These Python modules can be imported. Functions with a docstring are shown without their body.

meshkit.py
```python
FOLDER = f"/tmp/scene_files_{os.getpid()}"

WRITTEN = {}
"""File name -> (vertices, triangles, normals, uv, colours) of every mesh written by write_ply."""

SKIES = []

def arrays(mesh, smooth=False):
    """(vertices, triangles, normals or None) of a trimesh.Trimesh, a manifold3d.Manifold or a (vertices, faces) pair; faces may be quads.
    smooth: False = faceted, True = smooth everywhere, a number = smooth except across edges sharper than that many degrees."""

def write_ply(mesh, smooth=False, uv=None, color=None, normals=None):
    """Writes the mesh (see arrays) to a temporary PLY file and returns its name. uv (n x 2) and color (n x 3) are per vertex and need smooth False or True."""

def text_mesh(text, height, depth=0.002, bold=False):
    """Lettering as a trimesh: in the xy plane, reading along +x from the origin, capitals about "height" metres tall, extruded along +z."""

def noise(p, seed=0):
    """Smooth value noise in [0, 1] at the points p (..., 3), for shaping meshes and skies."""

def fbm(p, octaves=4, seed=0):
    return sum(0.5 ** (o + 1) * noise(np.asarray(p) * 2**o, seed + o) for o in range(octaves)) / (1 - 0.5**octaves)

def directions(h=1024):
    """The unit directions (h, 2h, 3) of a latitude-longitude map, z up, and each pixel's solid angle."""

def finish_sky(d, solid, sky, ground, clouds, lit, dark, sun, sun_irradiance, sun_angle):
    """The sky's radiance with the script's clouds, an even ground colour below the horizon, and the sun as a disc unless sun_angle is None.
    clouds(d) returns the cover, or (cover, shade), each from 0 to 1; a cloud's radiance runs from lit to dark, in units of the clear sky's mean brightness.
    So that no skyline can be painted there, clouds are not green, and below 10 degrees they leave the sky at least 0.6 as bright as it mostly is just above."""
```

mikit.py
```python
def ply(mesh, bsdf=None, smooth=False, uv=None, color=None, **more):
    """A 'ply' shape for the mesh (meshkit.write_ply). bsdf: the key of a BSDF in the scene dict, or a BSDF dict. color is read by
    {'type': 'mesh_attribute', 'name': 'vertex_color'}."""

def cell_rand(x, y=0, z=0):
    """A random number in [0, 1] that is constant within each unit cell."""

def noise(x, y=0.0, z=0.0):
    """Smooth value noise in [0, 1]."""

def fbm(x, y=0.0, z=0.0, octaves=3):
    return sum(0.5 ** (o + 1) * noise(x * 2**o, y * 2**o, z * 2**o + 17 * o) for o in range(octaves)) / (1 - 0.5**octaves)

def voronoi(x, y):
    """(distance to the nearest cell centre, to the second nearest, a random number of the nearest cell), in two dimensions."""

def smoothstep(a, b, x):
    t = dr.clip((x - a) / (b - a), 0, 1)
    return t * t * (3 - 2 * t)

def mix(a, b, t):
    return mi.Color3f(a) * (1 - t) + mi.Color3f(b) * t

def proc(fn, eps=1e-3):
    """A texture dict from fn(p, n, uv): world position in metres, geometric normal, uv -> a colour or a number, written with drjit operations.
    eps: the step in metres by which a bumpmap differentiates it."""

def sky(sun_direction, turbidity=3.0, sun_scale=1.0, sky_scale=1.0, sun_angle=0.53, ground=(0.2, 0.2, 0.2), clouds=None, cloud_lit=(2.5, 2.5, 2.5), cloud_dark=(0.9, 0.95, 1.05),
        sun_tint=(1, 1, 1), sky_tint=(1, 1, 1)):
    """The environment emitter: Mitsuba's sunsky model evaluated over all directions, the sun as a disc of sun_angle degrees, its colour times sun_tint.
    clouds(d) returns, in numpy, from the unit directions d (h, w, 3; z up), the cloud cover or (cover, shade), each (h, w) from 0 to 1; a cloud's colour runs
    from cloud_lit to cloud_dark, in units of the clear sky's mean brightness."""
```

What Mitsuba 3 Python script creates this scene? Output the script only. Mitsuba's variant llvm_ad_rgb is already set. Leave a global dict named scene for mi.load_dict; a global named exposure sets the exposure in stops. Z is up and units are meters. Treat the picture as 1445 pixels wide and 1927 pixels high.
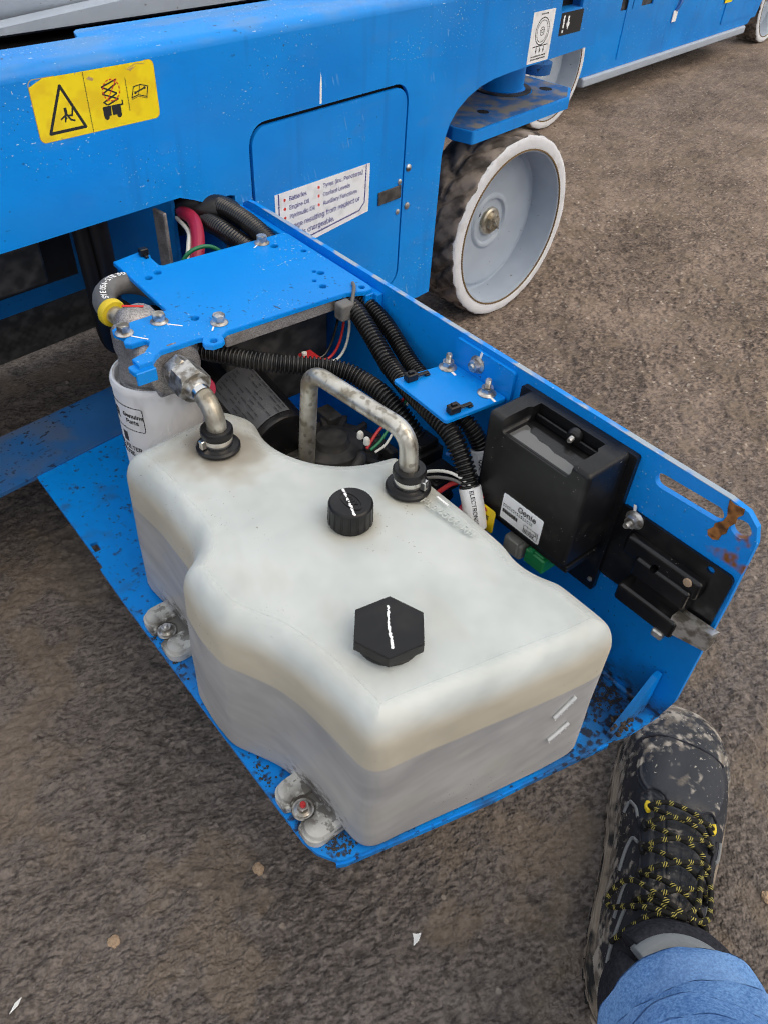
import math, random
import numpy as np, trimesh, manifold3d as m3, drjit as dr
import mitsuba as mi
import mikit, meshkit
from mikit import noise, fbm, voronoi, smoothstep, mix, proc
from shapely.geometry import Polygon, Point, box as sbox, LineString
from shapely.ops import unary_union
from shapely import affinity

random.seed(7); rng = np.random.default_rng(7)
A = np.array
scene, labels = {}, {}
STf = mi.ScalarTransform4f

# ------------------------------------------------------------------ camera, sky, exposure
F_PIX, PITCH, ROLL, YAW = 1446.48, math.radians(43.2692), math.radians(3.7631), math.radians(50.8720)
CAM = A([0, 0, 0.86])
fw = A([math.sin(YAW)*math.cos(PITCH), math.cos(YAW)*math.cos(PITCH), -math.sin(PITCH)])
rt = A([math.cos(YAW), -math.sin(YAW), 0.0])
up = np.cross(rt, fw)
up = -math.sin(ROLL)*rt + math.cos(ROLL)*up
scene['camera'] = {'type': 'perspective', 'fov': math.degrees(2*math.atan(722.5/F_PIX)), 'fov_axis': 'x', 'near_clip': 0.02, 'far_clip': 300.0,
                   'to_world': STf().look_at(origin=CAM.tolist(), target=(CAM+fw).tolist(), up=up.tolist())}
def overcast(d):
    # an even overcast, a little brighter overhead than at the horizon
    z = np.clip(d[..., 2], 0, 1)
    return np.ones_like(z), np.clip(0.30-0.3*z, 0, 1)


scene['sky'] = mikit.sky([0.20, -0.85, 1.0], turbidity=3, sun_scale=0.24, sun_angle=50, clouds=overcast, cloud_lit=(2.55, 2.62, 2.72), cloud_dark=(0.95, 1.0, 1.06))
exposure = 2.2

# ------------------------------------------------------------------ frames
Y0 = 0.835                                             # the lift's side panel stands on the plane y = Y0
AL = math.radians(80.978)
TU, TV = A([-math.cos(AL), -math.sin(AL), 0]), A([-math.sin(AL), math.cos(AL), 0])
TO = A([0.658, 0.815, 0.0])                            # the swung-out tray: u outwards, v across, z up
EX, EY, EZ = np.eye(3)


def tw(u, v, z):
    return TO + TU*u + TV*v + EZ*z


def tri(m):
    if hasattr(m, 'to_mesh'):
        k = m.to_mesh()
        return trimesh.Trimesh(k.vert_properties[:, :3], k.tri_verts, process=False)
    return m


def frame(m, o, ex, ey, ez):
    """mesh in local coordinates -> world; winding kept outward"""
    m = tri(m)
    M = np.stack([ex, ey, ez], 1)
    v = np.asarray(m.vertices) @ M.T + o
    f = np.asarray(m.faces)
    if np.linalg.det(M) < 0:
        f = f[:, ::-1]
    return trimesh.Trimesh(v, f, process=False)


def tray(m):
    return frame(m, TO, TU, TV, EZ)


def cat(*ms):
    out = []
    for m in ms:
        out += list(m) if isinstance(m, (list, tuple)) else [m]
    return trimesh.util.concatenate([tri(m) for m in out])


def key_for(name):
    if name not in scene and name not in used:
        used.add(name)
        return name
    i = 1
    while f'{name}_{i:03d}' in used:
        i += 1
    used.add(f'{name}_{i:03d}')
    return f'{name}_{i:03d}'


used = set()


def thing(name, label, category, group=None, kind=None):
    k = key_for(name)
    labels[k] = {'label': label, 'category': category}
    if group:
        labels[k]['group'] = group
    if kind:
        labels[k]['kind'] = kind
    return k


def part(parent, name, mesh, bsdf, smooth=False, label=None, kind=None, **kw):
    k = key_for(parent + '__' + name)
    scene[k] = mikit.ply(tri(mesh), bsdf, smooth=smooth, **kw)
    if label or kind:
        labels[k] = {}
        if label:
            labels[k]['label'] = label
        if kind:
            labels[k]['kind'] = kind
    return k


def solo(key, mesh, bsdf, smooth=False, **kw):
    scene[key] = mikit.ply(tri(mesh), bsdf, smooth=smooth, **kw)
    return key


# ------------------------------------------------------------------ shape helpers
def bx(x0, x1, y0, y1, z0, z1, c=0.0):
    if c <= 0:
        m = trimesh.creation.box(bounds=[[x0, y0, z0], [x1, y1, z1]])
        return m
    p = []
    for x, sx in ((x0, 1), (x1, -1)):
        for y, sy in ((y0, 1), (y1, -1)):
            for z, sz in ((z0, 1), (z1, -1)):
                p += [[x, y+sy*c, z+sz*c], [x+sx*c, y, z+sz*c], [x+sx*c, y+sy*c, z]]
    return trimesh.convex.convex_hull(A(p))


def rbox(x0, x1, y0, y1, z0, z1, r, n=16):
    s = m3.Manifold.sphere(r, n)
    return tri(m3.Manifold.batch_hull([s.translate((x, y, z)) for x in (x0+r, x1-r) for y in (y0+r, y1-r) for z in (z0+r, z1-r)]))


def extr(poly, t, o=(0, 0, 0), ex=EX, ey=EY, ez=EZ):
    gs = getattr(poly, 'geoms', [poly])
    return frame(cat([trimesh.creation.extrude_polygon(g, t, engine='earcut') for g in gs if g.area > 1e-10]), A(o, float), ex, ey, ez)


def bevel(poly, t, c, o=(0, 0, 0), ex=EX, ey=EY, ez=EZ):
    """extruded polygon whose upper rim is chamfered by c"""
    lo = cross(poly).extrude(t-c)
    p = cross(poly.buffer(-c, join_style=1))
    steps = [lo]
    n = 2
    for i in range(n):
        a = (i+1)/n
        off = c*(1-math.cos(a*math.pi/2))
        steps.append(cross(poly.buffer(-off, join_style=1)).extrude(t-c+c*math.sin(a*math.pi/2)))
    return frame(m3.Manifold.batch_boolean(steps, m3.OpType.Add), A(o, float), ex, ey, ez)


def cross(poly):
    out = []
    for g in getattr(poly, 'geoms', [poly]):
        out.append(np.asarray(g.exterior.coords)[:-1])
        out += [np.asarray(h.coords)[:-1] for h in g.interiors]
    return m3.CrossSection(out, m3.FillRule.EvenOdd)


def rrect(x0, y0, x1, y1, r, n=6):
    return sbox(x0+r, y0+r, x1-r, y1-r).buffer(r, quad_segs=n)


def rounded(pts, rc, rv=None):
    """polygon with convex corners rounded by rc, concave by rv"""
    rv = rc if rv is None else rv
    return Polygon(pts).buffer(-rc).buffer(rc+rv, quad_segs=8).buffer(-rv, quad_segs=8)


def spline(pts, step):
    p = A(pts, float)
    q = np.vstack([2*p[0]-p[1], p, 2*p[-1]-p[-2]])
    out = []
    for i in range(len(p)-1):
        a, b, c, d = q[i:i+4]
        t = np.linspace(0, 1, 24, endpoint=False)[:, None]
        out.append(0.5*((2*b)+(c-a)*t+(2*a-5*b+4*c-d)*t*t+(3*b-a-3*c+d)*t**3))
    out = np.vstack(out+[p[-1:]])
    L = np.r_[0, np.cumsum(np.linalg.norm(np.diff(out, axis=0), axis=1))]
    n = max(2, int(round(L[-1]/step))+1)
    s = np.linspace(0, L[-1], n)
    return np.stack([np.interp(s, L, out[:, k]) for k in range(out.shape[1])], 1), s


def bends(pts, r, step):
    """polyline with circular bends of radius r -> dense points"""
    p = [A(x, float) for x in pts]
    out = [p[0]]
    for i in range(1, len(p)-1):
        a, b = p[i-1]-p[i], p[i+1]-p[i]
        a, b = a/np.linalg.norm(a), b/np.linalg.norm(b)
        ang = math.acos(np.clip(a@b, -1, 1))
        t = r/math.tan(ang/2)
        c = p[i]+(a+b)/np.linalg.norm(a+b)*(r/math.sin(ang/2))
        s, e = p[i]+a*t-c, p[i]+b*t-c
        w = math.acos(np.clip(s@e/(r*r), -1, 1))
        for k in range(13):
            f = k/12
            out.append(c+(math.sin((1-f)*w)*s+math.sin(f*w)*e)/math.sin(w))
    out.append(p[-1])
    out = A(out)
    L = np.r_[0, np.cumsum(np.linalg.norm(np.diff(out, axis=0), axis=1))]
    s = np.linspace(0, L[-1], max(3, int(L[-1]/step)))
    return np.stack([np.interp(s, L, out[:, k]) for k in range(3)], 1), s


def frames_along(p, up0=None):
    t = np.gradient(p, axis=0)
    t /= np.linalg.norm(t, axis=1, keepdims=True)
    a = np.zeros_like(p)
    x = A(up0 if up0 is not None else ([0, 0, 1.0] if abs(t[0][2]) < 0.8 else [1.0, 0, 0]))
    for i in range(len(p)):
        x = x-t[i]*(x@t[i])
        x /= np.linalg.norm(x)
        a[i] = x
    return t, a, np.cross(t, a)


def sweep(p, r, sides=16, caps=True, up0=None, squash=None):
    """tube through points p with radii r -> Trimesh and (around, along) uv"""
    p = A(p, float)
    r = np.broadcast_to(r, (len(p),))
    t, a, b = frames_along(p, up0)
    ang = np.arange(sides+1)*2*np.pi/sides
    ca, sa = np.cos(ang), np.sin(ang)*(1 if squash is None else squash)
    v = (p[:, None]+r[:, None, None]*(ca[None, :, None]*a[:, None]+sa[None, :, None]*b[:, None])).reshape(-1, 3)
    L = np.r_[0, np.cumsum(np.linalg.norm(np.diff(p, axis=0), axis=1))]
    uv = np.stack(np.broadcast_arrays(ang[None, :]/(2*np.pi), L[:, None]), -1).reshape(-1, 2)
    n = sides+1
    i, j = np.meshgrid(np.arange(len(p)-1), np.arange(sides), indexing='ij')
    q = np.stack([i*n+j, i*n+j+1, (i+1)*n+j+1, (i+1)*n+j], -1).reshape(-1, 4)
    f = np.vstack([q[:, [0, 1, 2]], q[:, [0, 2, 3]]])
    if caps:
        c0, c1 = len(v), len(v)+1
        v = np.vstack([v, p[:1], p[-1:]])
        uv = np.vstack([uv, [[0, 0]], [[0, L[-1]]]])
        k = np.arange(sides)
        e = (len(p)-1)*n
        f = np.vstack([f, np.stack([k*0+c0, k+1, k], 1), np.stack([k*0+c1, e+k, e+k+1], 1)])
    return trimesh.Trimesh(v, f, process=False), uv


def tube(pts, r, step=0.004, sides=14, dense=False):
    p = A(pts, float) if dense else spline(pts, step)[0]
    return sweep(p, r, sides)[0]


def corrugated(pts, r, pitch=0.0042, depth=0.0011, sides=16):
    p, s = spline(pts, pitch/6)
    ph = (s/pitch) % 1
    prof = np.clip((np.cos(2*np.pi*ph)+0.25)*2.2, -1, 1)
    m, _ = sweep(p, r+depth*0.5*prof-depth*0.5, sides)
    return m


def lathe(profile, n=40, o=(0, 0, 0), axis=EZ, rot=0.0):
    """profile [(r, z)] from bottom to top turned about axis through o"""
    pr = A(profile, float)
    z = A(axis, float)/np.linalg.norm(axis)
    x = np.cross(A([0, 0, 1.0]) if abs(z[2]) < 0.9 else A([1.0, 0, 0]), z)
    x /= np.linalg.norm(x)
    y = np.cross(z, x)
    ang = np.arange(n)*2*np.pi/n+rot
    ring = np.cos(ang)[:, None]*x+np.sin(ang)[:, None]*y
    v = (A(o)+pr[:, None, :1]*ring[None]+pr[:, None, 1:]*z).reshape(-1, 3)
    i, j = np.meshgrid(np.arange(len(pr)-1), np.arange(n), indexing='ij')
    q = np.stack([i*n+j, i*n+(j+1) % n, (i+1)*n+(j+1) % n, (i+1)*n+j], -1).reshape(-1, 4)
    return trimesh.Trimesh(v, np.vstack([q[:, [0, 1, 2]], q[:, [0, 2, 3]]]), process=False)


def hexagon(R, rot=0.0):
    return Polygon([(R*math.cos(rot+k*math.pi/3), R*math.sin(rot+k*math.pi/3)) for k in range(6)])


def basis(axis):
    z = A(axis, float)/np.linalg.norm(axis)
    x = np.cross(A([0, 0, 1.0]) if abs(z[2]) < 0.9 else A([1.0, 0, 0]), z)
    x /= np.linalg.norm(x)
    return x, np.cross(z, x), z


def hexprism(R, h, o, axis, rot=0.0, c=None):
    x, y, z = basis(axis)
    c = min(R*0.12, h*0.3) if c is None else c
    top = m3.Manifold.cylinder(h, R*0.985, R*0.985, 36)
    body = m3.Manifold.cylinder(h-c, R*1.06, R*1.06, 36)+m3.Manifold.cylinder(c, R*1.06, R*0.9, 36).translate((0, 0, h-c))
    hx = cross(hexagon(R, rot)).extrude(h)
    return frame(hx ^ body, A(o, float), x, y, z)


def flange_bolt(o, axis, s=0.0075, rot=0.3):
    """hex flange bolt head standing on o"""
    z = A(axis, float)/np.linalg.norm(axis)
    return cat(lathe([(0, 0), (s*1.35, 0), (s*1.38, s*0.12), (s*1.05, s*0.36), (0, s*0.4)], 28, o, z), hexprism(s, s*1.15, A(o)+z*s*0.25, z, rot),
               lathe([(0, 0), (s*0.62, 0), (s*0.55, s*0.05), (0, s*0.05)], 20, A(o)+z*s*1.4, z))


def stud_nut(o, axis, s=0.0075, length=2.3, rot=0.2):
    z = A(axis, float)/np.linalg.norm(axis)
    pr = [(0, 0)]
    n = int(length*s/(s*0.17))
    for i in range(n):
        pr += [(s*0.5, i*s*0.17), (s*0.43, (i+0.5)*s*0.17)]
    pr += [(s*0.4, n*s*0.17), (0, n*s*0.17)]
    return cat(lathe([(0, 0), (s*1.45, 0), (s*1.48, s*0.13), (s*1.05, s*0.4), (0, s*0.42)], 28, o, z), hexprism(s, s*0.95, A(o)+z*s*0.25, z, rot)), lathe(pr, 16, o, z)


def text(t, h, o, ex, ey, depth=0.0004, bold=False, center=False):
    m = meshkit.text_mesh(t, h, depth, bold)
    if center:
        m.apply_translation([-m.bounds[1][0]/2, -h/2, 0])
    return frame(m, A(o, float), ex, ey, np.cross(ex, ey))


def grid_mesh(P):
    n, m = P.shape[:2]
    i, j = np.meshgrid(np.arange(n-1), np.arange(m-1), indexing='ij')
    q = np.stack([i*m+j, i*m+j+1, (i+1)*m+j+1, (i+1)*m+j], -1).reshape(-1, 4)
    return trimesh.Trimesh(P.reshape(-1, 3), np.vstack([q[:, [0, 1, 2]], q[:, [0, 2, 3]]]), process=False)


# ------------------------------------------------------------------ materials
def rgb(*c):
    return {'type': 'rgb', 'value': list(c)}


def mat(name, **kw):
    bump = kw.pop('bump', None)
    b = {'type': 'principled', **kw}
    if bump:
        b = {'type': 'bumpmap', 'arbitrary': proc(bump[0], bump[1]), 'scale': 1.0, 'bsdf': b}
    scene[name] = {'type': 'twosided', 'bsdf': b}


BLUE = (0.0025, 0.165, 0.68)


def blue_fn(p, n, uv):
    big = fbm(p.x*7, p.y*7, p.z*7, 3)
    c = mix((0.0006, 0.204, 0.655), (0.0012, 0.242, 0.740), smoothstep(0.3, 0.7, big))
    # chalky wear, fine scratches and stone chips
    worn = smoothstep(0.62, 0.8, fbm(p.x*16+3, p.y*16, p.z*30, 3))
    c = mix(c, (0.05, 0.24, 0.62), worn*0.28)
    film = smoothstep(0.35, 0.8, fbm(p.x*5+1, p.y*5, p.z*9, 4))
    c = mix(c, (0.045, 0.20, 0.52), film*0.30)
    run = smoothstep(0.55, 0.85, fbm(p.x*60, p.y*60, p.z*4, 3))
    c = mix(c, (0.012, 0.12, 0.40), run*0.25)
    rub = smoothstep(0.625, 0.640, p.z)*smoothstep(0.40, 0.70, fbm(p.x*14, p.y*40, p.z*40, 3))
    c = mix(c, (0.10, 0.25, 0.50), rub*0.6)
    sc = smoothstep(0.84, 0.90, noise(p.x*420+p.z*130, p.y*420, p.z*34))*smoothstep(0.58, 0.75, noise(p.x*12, p.y*12, p.z*12+5))
    c = mix(c, (0.22, 0.42, 0.72), sc*0.5)
    chip = smoothstep(0.922, 0.945, noise(p.x*430, p.y*430, p.z*430))*smoothstep(0.46, 0.68, noise(p.x*9+7, p.y*9, p.z*14)+0.22*smoothstep(0.60, 0.64, p.z))
    c = mix(c, (0.62, 0.72, 0.80), chip*0.85)
    grime = smoothstep(0.86, 0.92, noise(p.x*210+11, p.y*210, p.z*210))*smoothstep(0.5, 0.75, noise(p.x*8+2, p.y*8+9, p.z*8))
    return mix(c, (0.02, 0.03, 0.04), grime*0.6)


def tray_blue_fn(p, n, uv):
    c = mix((0.0006, 0.204, 0.655), (0.0012, 0.242, 0.740), fbm(p.x*9, p.y*9, p.z*9, 2))
    u = (p.x-0.658)*float(TU[0])+(p.y-0.815)*float(TU[1])
    v = (p.x-0.658)*float(TV[0])+(p.y-0.815)*float(TV[1])
    low = 1-smoothstep(0.172, 0.20, p.z)
    near = smoothstep(0.20, 0.0, dr.sqrt(dr.square(u-0.72)+dr.square(v-0.03)))
    tabs = smoothstep(0.09, 0.02, dr.sqrt(dr.square(u-0.64)+dr.square(v-0.352)))+smoothstep(0.08, 0.02, dr.sqrt(dr.square(u-0.375)+dr.square(v-0.345)))
    d = fbm(p.x*190, p.y*190, p.z*190, 3)
    dust = smoothstep(0.50, 0.85, fbm(p.x*38, p.y*38, p.z*38, 3)+0.30*near+0.16*tabs)*low
    c = mix(c, (0.040, 0.045, 0.050), dust*0.62)
    spot = smoothstep(0.62, 0.88, d+0.24*near+0.10*tabs)*low
    c = mix(c, (0.024, 0.021, 0.018), spot*0.9)
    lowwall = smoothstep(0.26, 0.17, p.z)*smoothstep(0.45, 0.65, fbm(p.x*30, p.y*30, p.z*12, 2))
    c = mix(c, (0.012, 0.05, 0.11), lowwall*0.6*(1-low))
    # rust bleeding around the slot's end
    r = smoothstep(0.052, 0.01, dr.sqrt(dr.square(u-0.762)+dr.square((p.z-0.412)*0.8)))
    c = mix(c, (0.20, 0.075, 0.02), smoothstep(0.54, 0.66, r*0.26+0.55*fbm(p.x*85+4, p.y*85, p.z*60, 3))*smoothstep(0.445, 0.43, p.z))
    edge = smoothstep(0.4550, 0.4558, p.z)*smoothstep(0.40, 0.62, fbm(p.x*45, p.y*45, 1.0, 3))
    c = mix(c, (0.36, 0.40, 0.40), edge*0.85)
    fleck = smoothstep(0.90, 0.93, noise(p.x*520, p.y*520, p.z*520))*smoothstep(0.5, 0.7, noise(p.x*20, p.y*20, p.z*20))
    c = mix(c, (0.5, 0.6, 0.7), fleck*0.7)
    grime = smoothstep(0.86, 0.92, noise(p.x*260+11, p.y*260, p.z*260))*smoothstep(0.45, 0.75, noise(p.x*14+2, p.y*14+9, p.z*14))
    return mix(c, (0.02, 0.02, 0.02), grime*0.65)


def orange_peel(p, n, uv):
    return 0.00012*noise(p.x*420, p.y*420, p.z*420)+0.0006*noise(p.x*30, p.y*30, p.z*30)


mat('blue_paint', base_color=proc(blue_fn), roughness=0.40, specular=0.32, bump=(orange_peel, 6e-4))
mat('blue_tray', base_color=proc(tray_blue_fn), roughness=0.36, specular=0.32, bump=(orange_peel, 6e-4))


def rail_fn(p, n, uv):
    c = mix((0.012, 0.085, 0.26), (0.02, 0.12, 0.34), fbm(p.x*12, p.y*12, p.z*12, 2))
    spots = smoothstep(0.74, 0.82, noise(p.x*260, p.y*260, p.z*260))*smoothstep(0.35, 0.6, noise(p.x*15, p.y*15, p.z*15))
    dust = smoothstep(0.4, 0.75, fbm(p.x*22, p.y*22, p.z*22, 3))
    return mix(mix(c, (0.10, 0.11, 0.12), dust*0.55), (0.015, 0.013, 0.012), spots*0.8)


mat('blue_dusty', base_color=proc(rail_fn), roughness=0.6, specular=0.3)


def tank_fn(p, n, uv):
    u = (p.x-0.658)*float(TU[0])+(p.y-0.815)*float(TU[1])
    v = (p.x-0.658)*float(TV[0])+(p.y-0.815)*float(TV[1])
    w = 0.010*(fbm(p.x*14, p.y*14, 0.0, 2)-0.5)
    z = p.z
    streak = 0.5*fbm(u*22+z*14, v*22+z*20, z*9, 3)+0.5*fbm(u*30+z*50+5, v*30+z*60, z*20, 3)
    skylit_top = mix((0.420, 0.458, 0.450), (0.535, 0.568, 0.558), smoothstep(0.2, 0.8, streak))  # cool pale top: skylight put into the colour by height
    tan = mix((0.44, 0.40, 0.315), (0.55, 0.51, 0.415), streak)  # tan upper wall: warm bounce light put into the colour by height
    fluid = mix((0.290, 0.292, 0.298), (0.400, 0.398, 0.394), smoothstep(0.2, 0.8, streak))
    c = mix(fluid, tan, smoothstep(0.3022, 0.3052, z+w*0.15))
    c = mix(c, skylit_top, smoothstep(0.332, 0.356, z+w))
    # oily stain round the suction grommet, a weaker one round the return grommet and cap
    d1 = dr.sqrt(dr.square(u-0.345)+dr.square(v-0.247))
    d2 = dr.sqrt(dr.square(u-0.505)+dr.square(v-0.130))
    d3 = dr.sqrt(dr.square(u-0.510)+dr.square(v-0.206))
    b = fbm(u*40, v*40, z*40, 3)
    s1 = smoothstep(0.074, 0.024, d1+0.07*(b-0.5)-0.008*smoothstep(0.0, 0.03, 0.345-u))
    c = mix(c, (0.36, 0.32, 0.25), s1*0.55)
    c = mix(c, (0.13, 0.095, 0.055), smoothstep(0.050, 0.022, d1+0.045*(b-0.5))*(0.25+0.7*b))
    c = mix(c, (0.34, 0.30, 0.22), 0.5*smoothstep(0.040, 0.02, d2+0.03*(b-0.5)))
    c = mix(c, (0.36, 0.32, 0.24), 0.45*smoothstep(0.036, 0.02, d3+0.02*(b-0.5)))
    foot = smoothstep(0.333, 0.337, v)*smoothstep(0.189, 0.187, z)*(smoothstep(0.333, 0.335, u)*smoothstep(0.417, 0.415, u)+smoothstep(0.594, 0.596, u)*smoothstep(0.670, 0.668, u))
    c = mix(c, (0.46, 0.46, 0.435), foot)
    # grime where the tabs meet the wall
    du = dr.minimum(dr.abs(u-0.375), dr.abs(u-0.6315))
    fine = fbm(u*170, v*170, z*170, 3)
    g = smoothstep(0.215, 0.178, z)*smoothstep(0.300, 0.322, v)*(smoothstep(0.026, 0.010, du)*smoothstep(0.35, 0.55, fine+0.1)+0.8*smoothstep(0.050, 0.03, du)*smoothstep(0.50, 0.62, fine)*smoothstep(0.358, 0.342, v))
    c = mix(c, (0.055, 0.047, 0.040), dr.clip(g, 0, 1)*0.88)
    speck = smoothstep(0.90, 0.93, noise(p.x*560, p.y*560, z*560))*smoothstep(0.45, 0.7, noise(p.x*16, p.y*16, z*16+3))
    c = mix(c, (0.16, 0.14, 0.11), speck*0.75)
    smear = smoothstep(0.48, 0.75, fbm(u*9+5+v*6, v*24-u*8, z*26, 4))
    return mix(c, (0.40, 0.385, 0.33), smear*0.30)


def tank_bump(p, n, uv):
    return 0.00010*noise(p.x*700, p.y*700, p.z*700)+0.0022*noise(p.x*19, p.y*19, p.z*19)+0.0008*noise(p.x*60, p.y*60, p.z*60)


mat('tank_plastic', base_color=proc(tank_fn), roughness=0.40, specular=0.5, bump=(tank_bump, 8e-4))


def fine_bump(p, n, uv):
    return 0.00018*noise(p.x*900, p.y*900, p.z*900)+0.0003*noise(p.x*120, p.y*120, p.z*120)


def black_fn(p, n, uv):
    d = smoothstep(0.5, 0.8, fbm(p.x*45, p.y*45, p.z*45, 3))
    s = smoothstep(0.92, 0.95, noise(p.x*600, p.y*600, p.z*600))*smoothstep(0.5, 0.7, noise(p.x*30, p.y*30, p.z*30))
    return mix(mix((0.0055, 0.0055, 0.0065), (0.015, 0.0145, 0.0145), d), (0.4, 0.38, 0.35), s*0.6)


mat('black_plastic', base_color=proc(black_fn), roughness=0.38, specular=0.36, bump=(fine_bump, 5e-4))
mat('black_gloss', base_color=proc(black_fn), roughness=0.22, specular=0.42)
mat('wet_film', base_color=rgb(0.085, 0.085, 0.085), roughness=0.07, specular=0.9)  # wet film; its grey base stands in for the sky it reflects
mat('rubber', base_color=rgb(0.008, 0.008, 0.009), roughness=0.36, specular=0.4)


def conduit_fn(p, n, uv):
    return mix((0.0065, 0.0065, 0.007), (0.030, 0.028, 0.026), smoothstep(0.45, 0.8, fbm(p.x*50, p.y*50, p.z*50, 3)))


mat('conduit', base_color=proc(conduit_fn), roughness=0.28, specular=0.6)
mat('ink', base_color=rgb(0.012, 0.012, 0.013), roughness=0.6)
mat('dark_void', base_color=rgb(0.006, 0.006, 0.007), roughness=0.8)  # near-black, puts the dark of gaps, holes and interior into colour
mat('ink_violet', base_color=rgb(0.09, 0.09, 0.24), roughness=0.6)
mat('ink_red', base_color=rgb(0.60, 0.03, 0.02), roughness=0.6)


def zinc_fn(p, n, uv):
    d = fbm(p.x*170, p.y*170, p.z*170, 3)
    return mix((0.24, 0.22, 0.19), (0.60, 0.59, 0.57), smoothstep(0.3, 0.65, d))


mat('zinc', base_color=proc(zinc_fn), metallic=0.85, roughness=0.36, specular=0.5)


def pipe_fn(p, n, uv):
    d = fbm(p.x*55, p.y*55, p.z*40, 4)
    c = mix((0.33, 0.29, 0.22), (0.62, 0.60, 0.54), smoothstep(0.30, 0.66, d))
    return mix(c, (0.20, 0.17, 0.13), 0.7*smoothstep(0.60, 0.78, fbm(p.x*190, p.y*190, p.z*120, 2)))


mat('pipe_steel', base_color=proc(pipe_fn), metallic=0.75, roughness=0.36, specular=0.5)
mat('bright_steel', base_color=rgb(0.72, 0.71, 0.69), metallic=1.0, roughness=0.16)


def cast_fn(p, n, uv):
    d = noise(p.x*1200, p.y*1200, p.z*1200)
    e = fbm(p.x*60, p.y*60, p.z*60, 3)
    return mix(mix((0.20, 0.19, 0.19), (0.40, 0.385, 0.38), smoothstep(0.2, 0.8, d)), (0.14, 0.12, 0.11), smoothstep(0.5, 0.75, e)*0.6)


mat('cast_alloy', base_color=proc(cast_fn), metallic=0.45, roughness=0.5, specular=0.5, bump=(fine_bump, 5e-4))


def can_fn(p, n, uv):
    d = fbm(p.x*45, p.y*45, p.z*20, 3)
    return mix((0.74, 0.74, 0.75), (0.40, 0.38, 0.36), smoothstep(0.52, 0.78, d)*0.7)


mat('white_can', base_color=proc(can_fn), roughness=0.4, specular=0.4)


def sticker_y_fn(p, n, uv):
    d = fbm(p.x*60, p.y*60, p.z*60, 3)
    return mix((0.86, 0.66, 0.008), (0.78, 0.55, 0.01), smoothstep(0.4, 0.7, d))


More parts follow.
